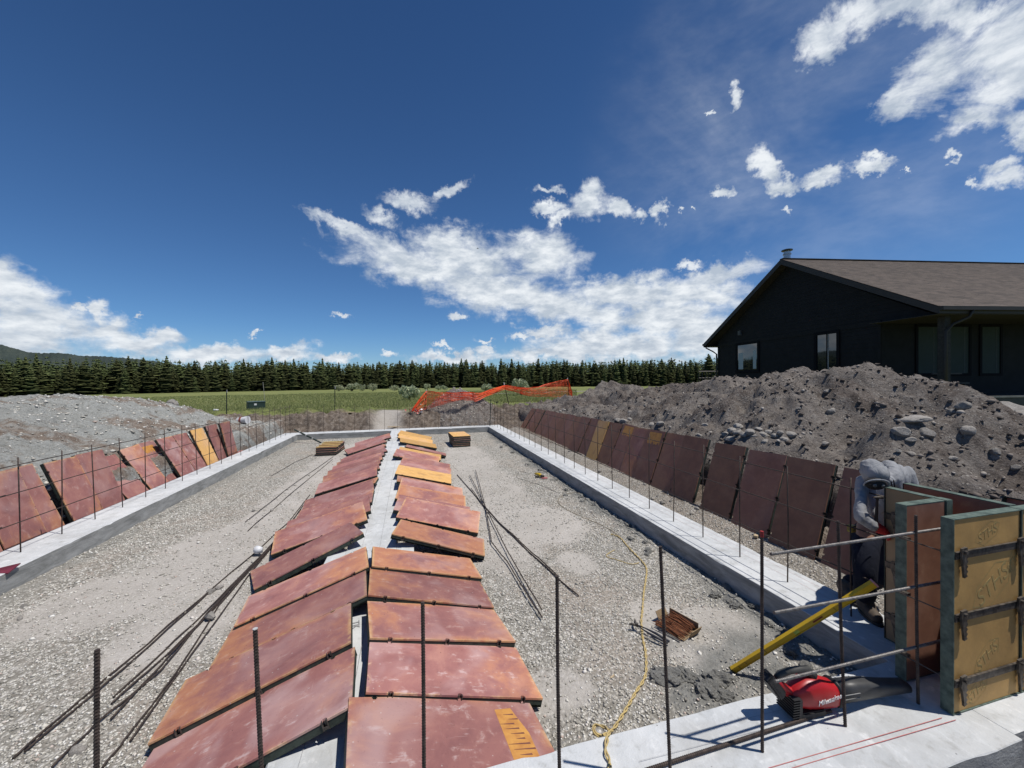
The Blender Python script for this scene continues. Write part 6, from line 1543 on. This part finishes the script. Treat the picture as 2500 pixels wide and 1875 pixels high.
def forest():
    N = 0
    # 300 pines of the forest edge, front rows first
    rows = [(186, 100, 0), (192, 100, 1), (199, 100, 2)]
    for dist, n, rw in rows:
        for k in range(n):
            az = radians(-47+(48+47)*(k+random.uniform(-.45, .45))/n); d = dist+random.uniform(-3, 3)+6*float(fbm(np.array([az*9]), np.array([rw*.3]), 1, 2)[0])
            x, y = d*sin(az), d*cos(az); hgt = (10.3+rw*.8)*random.choice((.78, .9, 1, 1.03, 1.1, 1.2))*random.uniform(.94, 1.06)
            if rw == 0: hgt *= random.choice((.6, .75, .85, .95, 1))
            o = bpy.data.objects.new('pine_tree', random.choice(PM)); COL.objects.link(o); o.location = (x, y, float(field_z(x, y))-.2)
            wf = random.uniform(.85, 1.35); o.scale = (hgt*1.1*wf, hgt*1.1*wf, hgt); o.rotation_euler = (random.uniform(-.02, .02), random.uniform(-.02, .02), random.uniform(0, 6.3))
            setp(o, 'dark green pine standing in the front of the forest beyond the meadow', 'pine tree', 'pines along the forest edge')
    Vs = []; Fs = []; Ts = []; b = 0
    prot = [pine_arrays(20+i, 1, (.21, .17, .24)[i], 13, .06, 8) for i in range(3)]
    for k in range(2200):
        az = radians(random.uniform(-52, 55)); d = random.uniform(202, 250); x, y = d*sin(az), d*cos(az); hgt = random.uniform(9.0, 14.2)*(1+(d-200)*.0022)
        V, F, T = prot[k % 3]; a = random.uniform(0, 6.3); c, s = cos(a), sin(a)
        P = np.stack([(V[:, 0]*c-V[:, 1]*s)*hgt*1.2+x, (V[:, 0]*s+V[:, 1]*c)*hgt*1.2+y, V[:, 2]*hgt+float(field_z(x, y))-.2], 1)
        Vs.append(P); Fs.append(F+b); b += len(V); Ts.append(np.clip(T*random.uniform(.6, 1.1), 0, 1))
    o = make_np('forest', np.concatenate(Vs), np.concatenate(Fs), PINE, attrs={'tone': np.concatenate(Ts)}); setp(o, 'deeper rows of the pine forest behind its front trees', kind='stuff')
forest()
def bush(u, vb, w, h, label, seed, dep=None, group='willow bushes in the meadow', n=1400, trunk=False):
    # find ground
    if dep is None:
        d = ray(u, vb); t = 15
        while t < 185:
            p = CP+d*t
            if p.z < float(field_z(p.x, p.y)): break
            t += .25
        dep = min(t, 184)
    p = CP+ray(u, vb)*dep; x, y = p.x, p.y; z0 = float(field_z(x, y)); R = w/FPX*dep/2; Hh = h/FPX*dep; r = np.random.default_rng(seed)
    root = empty('willow_bush', (x, y, z0)); n = int(n)
    # clumps
    nc = 16; cc = np.stack([r.uniform(-.62, .62, nc)*R, r.uniform(-.6, .6, nc)*R, r.uniform(.25 if not trunk else .5, .8, nc)*Hh], 1); cr = r.uniform(.22, .42, nc)
    idx = r.integers(0, nc, n); dirs = r.normal(size=(n, 3)); dirs /= np.linalg.norm(dirs, axis=1)[:, None]
    P = cc[idx]+dirs*cr[idx][:, None]*np.array([R, R, Hh*.62])*r.uniform(.75, 1.08, n)[:, None]
    P[:, 2] = np.clip(P[:, 2], .02*Hh, None)
    s = R*.06*r.uniform(.6, 1.4, n)
    a = r.normal(size=(n, 3))*s[:, None]; b = r.normal(size=(n, 3))*s[:, None]; up_ = np.array([0, 0, 1.0])*s[:, None]*1.6
    V = np.stack([P-a, P+a, P+b*.5+up_], 1).reshape(-1, 3); F = np.arange(3*n).reshape(-1, 3)
    tn = np.repeat(np.clip(r.uniform(0, 1, n)*.7+.3*P[:, 2]/Hh, 0, 1), 3)
    o = make_np('foliage', V, F, WILLOW, parent=root, attrs={'tone': tn})
    mb = MB()
    for k in range(7):
        e = Vector((random.uniform(-.5, .5)*R, random.uniform(-.4, .4)*R, Hh*.7)); mb.tube([Vector((e.x*.15, e.y*.15, -.1)), e*.5+Vector((0, 0, .1)), e], [R*.03, R*.02, R*.008], 5)
    mb.build('stems', BARK, root)
    setp(root, label, 'bush', group)
B_ = [(828,955,26,15,'small willow bush, leftmost of the far line'),(859,955,38,20,'broad willow bush, second of the far line'),(884,955,16,17,'narrow willow bush touching the broad one'),(910,955,27,18,'round willow bush standing right of the touching pair'),(963,954,28,13,'low willow bush behind the big one'),
 (998,978,56,37,'largest nearest grey-green willow bush left of the orange mesh'),(1043,953,18,16,'small willow bush above the left mesh post'),(1070,953,18,13,'small willow bush left of a twin above the mesh'),(1086,953,18,13,'small willow bush right of its twin above the mesh'),(1188,958,36,20,'willow bush between the left and middle mesh posts'),(1272,965,46,38,'tall willow bush behind the right span of the mesh'),(1660,942,26,13,'low bright bush left of the house')]
for k, (u, vb, w, h, l) in enumerate(B_): bush(u, vb, w, h, l, 100+k, n=3200 if w > 40 else 1300, trunk=(k == 10))

def grass():
    n = 70000
    GM = leafy_mat('meadow_grass', (.14, .17, .062), (.25, .285, .105), (.42, .41, .20), .0)
    u = RNG.random(n); y = 20.6+(u**1.8)*60; az = RNG.uniform(radians(-40), radians(24), n); x = y*np.tan(az)
    nn = fbm(x, y, .8, 4, .55, 33.); k = (y+nn*.6+np.abs(x+1)*.03 > 20.9) & ~((np.abs(x+1.0) < 1.1) & (y < 22.5)) & ~((x > 5) & (y < 26) & (x < 13)) & ~((x < -6) & (x > -11) & (y < 21))
    k &= ~((x > -.3) & (x < 5.8) & (y < 23))
    # leave the road
    x, y = x[k], y[k]; m = len(x); z = field_z(x, y); hgt = RNG.uniform(.08, .24, m)*(.8+.4*fbm(x, y, .3, 3)); a = RNG.uniform(0, 2*pi, m); sp = RNG.uniform(.02, .05, m)*(1+(y-20)*.03)
    V = []; T = []
    for j in range(3):
        aa = a+j*2.1; dx, dy = np.cos(aa)*sp, np.sin(aa)*sp; lean = RNG.uniform(-.5, .5, (m, 2))*hgt[:, None]
        V.append(np.stack([np.stack([x-dx*.3, y-dy*.3, z-.02], 1), np.stack([x+dx*.3, y+dy*.3, z-.02], 1), np.stack([x+lean[:, 0], y+lean[:, 1], z+hgt], 1)], 1).reshape(-1, 3))
    V = np.concatenate(V); F = np.arange(len(V)).reshape(-1, 3); tn = np.repeat(RNG.random(len(F)), 3)
    o = make_np('meadow_grass', V, F, GM, attrs={'tone': tn}); setp(o, 'long green meadow grass beyond the dirt bank', kind='stuff')
grass()

def hills():
    m, nt, b = newmat('forested_hill'); co = texco(nt, 'Object', False); n = noiseN(nt, co, .012, 6, .65); n2 = noiseN(nt, co, .12, 5, .7)
    c = rampN(nt, mthN(nt, 'ADD', mthN(nt, 'MULTIPLY', n, .6), mthN(nt, 'MULTIPLY', n2, .4)), [(.35, (.022, .034, .03)), (.5, (.036, .052, .044)), (.62, (.06, .075, .058)), (.75, (.11, .12, .09))])
    nt.links.new(c, b.inputs['Base Color']); b.inputs['Roughness'].default_value = .95; bumpN(nt, b, n2, 1., 6.)
    # ridge line from its skyline (u, v) at 1500 m
    D = 1500; pts = [(-400,790),(-250,800),(-120,815),(0,840),(60,858),(100,862),(150,862),(200,868),(260,870),(330,876),(380,882),(420,888),(470,900),(540,925)]
    us = np.array([p[0] for p in pts], float); vs = np.array([p[1] for p in pts], float); V = []; n = 240; rows = 14
    for i in range(n):
        u = us[0]+(us[-1]-us[0])*i/(n-1); v = np.interp(u, us, vs)+1.2*random.uniform(-1, 1)
        for j in range(rows):
            t = j/(rows-1); p = CP+ray(u, v)*D; q = Vector((p.x*(.86), p.y*.86, -8)); P = q.lerp(p, t**.8) if j < rows-1 else p
            V.append((P.x, P.y, q.z+(p.z-q.z)*t**.9+(0 if j in (0, rows-1) else random.uniform(-1.5, 1.5))))
    F = [(i*rows+j, (i+1)*rows+j, (i+1)*rows+j+1, i*rows+j+1) for i in range(n-1) for j in range(rows-1)]
    o = make_np('hill', V, F, m, smooth=True); setp(o, 'dark forested hill rising at the left horizon', kind='structure')
hills()

# ------------------------------------------------------------------ person
def skin(name, verts, edges, radii, mat, parent=None, sub=2, loc=(0, 0, 0), root=0):
    me = bpy.data.meshes.new(name); me.from_pydata([tuple(Vector(v)-Vector(loc)) for v in verts], edges, []); me.update()
    o = bpy.data.objects.new(name, me); COL.objects.link(o)
    md = o.modifiers.new('skin', 'SKIN'); md.use_smooth_shade = True
    for i, r in enumerate(radii):
        sv = me.skin_vertices[0].data[i]; sv.radius = (r, r) if not isinstance(r, tuple) else r
        sv.use_root = (i == root)
    s = o.modifiers.new('sub', 'SUBSURF'); s.levels = sub; s.render_levels = sub
    dg = bpy.context.evaluated_depsgraph_get(); m2 = bpy.data.meshes.new_from_object(o.evaluated_get(dg)); COL.objects.unlink(o); bpy.data.objects.remove(o)
    m2.name = name; m2.materials.clear(); m2.materials.append(mat)
    for p in m2.polygons: p.use_smooth = True
    o = bpy.data.objects.new(name, m2); COL.objects.link(o); o.location = loc
    if parent: o.parent = parent; o.matrix_parent_inverse = parent.matrix_world.inverted()
    return o
def chain(n): return [(i, i+1) for i in range(n-1)]
def person():
    SK = simple('skin', (.35, .19, .12), rough=.6, bump=.05)
    def fabric(nm, c, c2, sc=9, bs=14, bd=.02):
        m, nt, b = newmat(nm); co = texco(nt, 'Object', False); n = noiseN(nt, co, sc, 5, .6); w = noiseN(nt, co, bs, 3, .5, 1.2, (1, 1, .35)); f = noiseN(nt, co, 300, 2)
        nt.links.new(rampN(nt, n, [(.3, c2), (.7, c)]), b.inputs['Base Color']); b.inputs['Roughness'].default_value = .95; b.inputs['Specular IOR Level'].default_value = .15
        bumpN(nt, b, mthN(nt, 'ADD', w, mthN(nt, 'MULTIPLY', f, .08)), .9, bd); return m
    HOOD = fabric('grey_sweatshirt', (.33, .335, .345), (.235, .24, .25)); JEAN = fabric('dark_jeans', (.018, .021, .034), (.011, .013, .02), 6, 10)
    BOOT = simple('worn_brown_boot', (.10, .075, .052), (.05, .038, .028), .7, 14, .3); GLV = simple('red_work_glove', (.55, .03, .03), (.38, .02, .02), .6, 20, .2); BL = simple('black_face_mask', (.012, .012, .013), rough=.8)
    fr = Vector((3.90, 2.56, H)); fl = Vector((4.03, 2.82, H))
    hip = aty(2140, 1262, 2.72); che = aty(2172, 1168, 2.60); nek = aty(2154, 1160, 2.48); hd = aty(2134, 1158, 2.385)
    lat = Vector((.93, .36, 0)).normalized()   # from his right shoulder to his left
    fw_ = Vector((-.45, -.89, 0)).normalized()
    hr = aty(2112, 1290, 2.62); hl = aty(2165, 1290, 2.80)
    kr = aty(2112, 1400, 2.50); kl = aty(2165, 1400, 2.74)
    shr = aty(2106, 1180, 2.47); shl = aty(2216, 1162, 2.66)
    handr = aty(2143, 1290, 2.27); er = aty(2098, 1256, 2.35)
    handl = aty(2200, 1300, 2.42); el_ = aty(2240, 1262, 2.58)
    ank = Vector((0, 0, .10))
    # continuous body
    vs = [hip, che, nek, hd, hd+fw_*.02+Vector((0, 0, .02)), shr, er, handr, shl, el_, handl, hr, kr, fr+ank, fr+fw_*.13+Vector((0, 0, .04)), hl, kl, fl+ank, fl+fw_*.13+Vector((0, 0, .04))]
    ed = [(0, 1), (1, 2), (2, 3), (3, 4), (1, 5), (5, 6), (6, 7), (1, 8), (8, 9), (9, 10), (0, 11), (11, 12), (12, 13), (13, 14), (0, 15), (15, 16), (16, 17), (17, 18)]
    rd = [.07, .05, .03, .05, .04, .02, .020, .010, .02, .020, .010, .08, .055, .04, .035, .08, .055, .04, .035]
    body = skin('person', vs, ed, rd, SK, loc=tuple(fr))
    bpy.context.view_layer.update()
    # hoodie: torso and sleeves
    waist = hip+Vector((0, 0, .0)); mid = (hip+che)/2+Vector((0, 0, .0))+fw_*.02
    V = [waist+Vector((0, 0, -.05)), waist, mid, che, che.lerp(nek, .5)+Vector((0, 0, -.01)), shr, (shr+er)/2, er, (er+handr)/2, handr+(er-handr)*.14, shl, (shl+el_)/2, el_, handl]
    E = [(0, 1), (1, 2), (2, 3), (3, 4), (3, 5), (5, 6), (6, 7), (7, 8), (8, 9), (3, 10), (10, 11), (11, 12), (12, 13)]
    Rr = [(.165, .15), (.17, .15), (.18, .16), (.17, .15), .08, .095, .098, .088, .072, .052, .105, .100, .088, .065]
    ho = skin('hoodie', V, E, Rr, HOOD, body, root=2)
    look = (fw_*.80+Vector((0, 0, -.60))).normalized(); up2 = (Vector((0, 0, 1))-look*look.z).normalized(); sd = look.cross(up2)
    # the hood: a soft shell drawn forward over the brow and running down into the shoulders
    bm = bmesh.new()
    def lump(c, ax, rr):
        r_ = bmesh.ops.create_uvsphere(bm, u_segments=24, v_segments=16, radius=1)
        for v in r_['verts']: x, y, z = v.co; v.co = c+ax[0]*(x*rr[0])+ax[1]*(y*rr[1])+ax[2]*(z*rr[2])
    ax = (look, sd, up2)
    Zv = Vector((0, 0, 1)); tb = (lat, fw_, Zv)
    hc = aty(2131, 1149, 2.40)
    def limb(a, b, r0, r1, n=9):
        for k in range(n+1): t_ = k/n; r_ = r0+(r1-r0)*t_; lump(a.lerp(b, t_), tb, (r_, r_, r_))
    cuff = handr+(er-handr)*.22; shr2 = aty(2103, 1186, 2.49)
    limb(shr2, er, .082, .068); limb(er, cuff, .066, .044); lump(er+Vector((0, 0, -.01)), tb, (.07, .07, .06))
    limb(shl, el_, .10, .085); limb(el_, handl+(el_-handl)*.2, .08, .05); limb(hip+Vector((0, 0, -.02)), che, .165, .165, 5); lump(hip+Vector((0, 0, -.05)), tb, (.19, .165, .05))
    lump(hc, ax, (.100, .082, .098)); lump(hc+look*.040+up2*.030, ax, (.075, .080, .062)); lump(hc*.45+nek*.55-Zv*.01, ax, (.085, .075, .080))
    lump(nek*.3+che*.7-Zv*.01, tb, (.16, .11, .085)); lump(nek, tb, (.10, .09, .085)); lump(shl*.5+nek*.5, tb, (.10, .09, .08)); lump(aty(2196, 1164, 2.64), tb, (.135, .12, .115)); lump(aty(2220, 1186, 2.66), tb, (.10, .11, .14)); lump(aty(2172, 1222, 2.62), tb, (.19, .14, .19)); lump(aty(2122, 1232, 2.53), tb, (.145, .115, .165)); lump(aty(2104, 1182, 2.49), tb, (.075, .085, .07))
    me_ = bpy.data.meshes.new('hoodie'); bm.to_mesh(me_); bm.free(); me_.materials.append(HOOD)
    t = bpy.data.objects.new('t', me_); COL.objects.link(t)
    md = t.modifiers.new('r', 'REMESH'); md.mode = 'VOXEL'; md.voxel_size = .011
    md = t.modifiers.new('s', 'SMOOTH'); md.iterations = 8; md.factor = .6
    tx = bpy.data.textures.new('folds', 'CLOUDS'); tx.noise_scale = .16; tx.noise_depth = 1
    md = t.modifiers.new('d', 'DISPLACE'); md.texture = tx; md.strength = .020; md.mid_level = .5
    tx = bpy.data.textures.new('creases', 'MUSGRAVE') if False else bpy.data.textures.new('creases', 'MARBLE'); tx.noise_scale = .06; tx.turbulence = 9
    md = t.modifiers.new('d2', 'DISPLACE'); md.texture = tx; md.strength = .007; md.mid_level = .5
    dg = bpy.context.evaluated_depsgraph_get(); m2 = bpy.data.meshes.new_from_object(t.evaluated_get(dg)); COL.objects.unlink(t); bpy.data.objects.remove(t)
    for p in m2.polygons: p.use_smooth = True
    m2.materials.clear(); m2.materials.append(HOOD); ho.data = m2
    # face in the shade of the hood: black mask and pale glasses
    fc0 = aty(2137, 1181, 2.325); bm = bmesh.new(); bmesh.ops.create_uvsphere(bm, u_segments=20, v_segments=14, radius=1)
    for v in bm.verts: x, y, z = v.co; v.co = fc0+ax[0]*(x*.045)+ax[1]*(y*.074)+ax[2]*(z*.055)
    me_ = bpy.data.meshes.new('face_mask'); bm.to_mesh(me_); bm.free(); me_.materials.append(BL)
    for p in me_.polygons: p.use_smooth = True
    q = bpy.data.objects.new('face_mask', me_); COL.objects.link(q); q.parent = body; q.matrix_parent_inverse = Matrix.Translation(-fr)
    rim = [fc0+look*.012+sd*(cos(a)*.086)+up2*(sin(a)*.060+.006) for a in [pi*(k/14)*1.2-.3 for k in range(15)]]
    mb = MB(); mb.tube(rim, .006, 8, False); q = mb.build('hood_hem', HOOD, smooth=True); q.parent = body; q.matrix_parent_inverse = Matrix.Translation(-fr)
    fc = fc0+look*.036+up2*.020
    for sgn in (-1, 1):
        mb = MB(); mb.tube([fc+sd*sgn*.027-look*.004, fc+sd*sgn*.027+look*.008], [.015, .012], 12); q = mb.build('glasses_lens', simple('smoky_lens', (.12, .13, .13), rough=.1)); q.parent = body; q.matrix_parent_inverse = Matrix.Translation(-fr)
    mb = MB(); mb.tube([fc-sd*.06-look*.01, fc+look*.008, fc+sd*.06-look*.01], .0035, 6); q = mb.build('glasses_frame', BL); q.parent = body; q.matrix_parent_inverse = Matrix.Translation(-fr)
    # drawstrings
    for s in (-.25, .25):
        a = nek+fw_*.12+lat*s*.16-Vector((0, 0, .02)); mb = MB(); mb.tube([a, a+Vector((.01, -.01, -.12)), a+Vector((.02, .0, -.24))], .004, 5); q = mb.build('drawstring', BL); q.parent = body; q.matrix_parent_inverse = Matrix.Translation(-fr)
    # jeans
    V = [hip+Vector((0, 0, .0)), hip+Vector((0, 0, -.06)), hr+Vector((0, 0, -.1)), (hr+kr)/2, kr, (kr+fr)/2, fr+Vector((0, 0, .13)), hl+Vector((0, 0, -.1)), (hl+kl)/2, kl, (kl+fl)/2, fl+Vector((0, 0, .13))]
    E = [(0, 1), (1, 2), (2, 3), (3, 4), (4, 5), (5, 6), (1, 7), (7, 8), (8, 9), (9, 10), (10, 11)]
    skin('jeans', V, E, [(.165, .14), (.16, .14), .118, .108, .09, .085, .080, .118, .108, .09, .085, .08], JEAN, body, root=1)
    for f, nm in ((fr, 'r'), (fl, 'l')):
        V = [f+Vector((0, 0, .16)), f+Vector((0, 0, .08)), f+Vector((0, 0, .050))+fw_*.05, f+Vector((0, 0, .046))+fw_*.12, f+Vector((0, 0, .044))+fw_*.19, f+Vector((0, 0, .046))-fw_*.05]
        b_o = skin('boot', V, [(0, 1), (1, 2), (2, 3), (3, 4), (1, 5)], [.058, .060, .056, .054, .044, .046], BOOT, body, root=1)
        mb = MB(); n = 16; ring = [(.055*(1.0 if cos(2*pi*k/n) > 0 else .9)*sin(2*pi*k/n), .145*cos(2*pi*k/n)+.065) for k in range(n)]
        sdv = Vector((0, 0, 1)).cross(fw_); mb.prism(ring, lambda x, y, h: f+sdv*x+fw_*y+Vector((0, 0, h)), .001, .026); q = mb.build('boot_sole', simple('dark_sole', (.03, .026, .022))); q.parent = body; q.matrix_parent_inverse = Matrix.Translation(-fr)
    # gloves with fingers
    for hnd, el2, s in ((handr, er, 1), (handl, el_, -1)):
        d = (hnd-el2).normalized(); tgt = Vector((1, -.35, -.25)).normalized() if s > 0 else Vector((-.6, -.5, -.5)).normalized(); d2 = (d*.4+tgt*.8).normalized()
        side = d2.cross(Vector((0, -.6, .8))).normalized(); dn = side.cross(d2)
        vs = [hnd-d*.06, hnd-d*.01, hnd+d2*.045]; ed = [(0, 1), (1, 2)]; rd = [.042, .040, .042]
        for k, (off, ln) in enumerate(((-.030, .062), (-.010, .072), (.011, .068), (.030, .055))):
            b0 = hnd+d2*.055+side*off; i = len(vs); vs += [b0, b0+d2*ln*.5-dn*.008, b0+d2*ln*.75-dn*.030, b0+d2*ln*.70-dn*.052]; ed += [(2, i), (i, i+1), (i+1, i+2), (i+2, i+3)]; rd += [.0125, .0115, .0105, .009]
        i = len(vs); vs += [hnd+d2*.01-side*.040*1, hnd+d2*.045-side*.058-dn*.012, hnd+d2*.075-side*.052-dn*.028]; ed += [(1, i), (i, i+1), (i+1, i+2)]; rd += [.014, .012, .010]
        skin('glove', vs, ed, rd, GLV, body, 2, root=1)
    # tool pouch tape at the belt
    mb = MB(); c = aty(2079, 1290, 2.60); mb.box(c, (.05, .04, .06)); q = mb.build('belt_tape', simple('yellow_black_tape', (.45, .34, .03), (.03, .03, .03), .5, 30)); q.parent = body; q.matrix_parent_inverse = Matrix.Translation(-fr)
    setp(body, 'worker in a grey hooded sweatshirt, dark jeans and red gloves bending over the tan form', 'person')
    # hammer in hand
    a = handr+Vector((-.02, 0, .03)); b = aty(2152, 1268, 2.25); mb = MB(); root = empty('hammer', a)
    mb = MB(); mb.tube([Vector((0, 0, 0)), Vector((.0, -.01, .22))], [.012, .009], 8); mb.build('handle', simple('dark_handle', (.03, .02, .018)), root)
    mb = MB(); mb.tube([Vector((-.04, -.01, .225)), Vector((.05, -.01, .22))], [.008, .014], 8); mb.build('head', STEEL, root)
    setp(root, 'dark hammer held upright in the worker\'s right glove', 'hammer')
person()

# layout note pencilled on the strip and a tiny bird
P = atz(868, 1524, H+.0016)
text_mesh('TK', .09, CHALKG, 'pencil_note', Matrix.Translation(P) @ Matrix.Rotation(radians(-80), 4, 'Z'), None, 0, .0002); setp(bpy.data.objects['pencil_note'], 'pencilled letters on the centre strip beside the left row', kind='structure')
c = atd(1166, 607, 60); mb = MB()
mb.tube([c+Vector((-.16, 0, 0)), c, c+Vector((.14, 0, .01))], [.01, .05, .03], 6); mb.add([c, c+Vector((.05, .05, 0)), c+Vector((-.02, .3, .16))], [(0, 1, 2)]); mb.add([c, c+Vector((.05, -.05, 0)), c+Vector((-.02, -.3, .16))], [(0, 1, 2)])
setp(mb.build('bird', simple('dark_bird', (.02, .02, .02)), loc=tuple(c), recalc=False), 'tiny dark bird in front of the big cloud', 'bird')
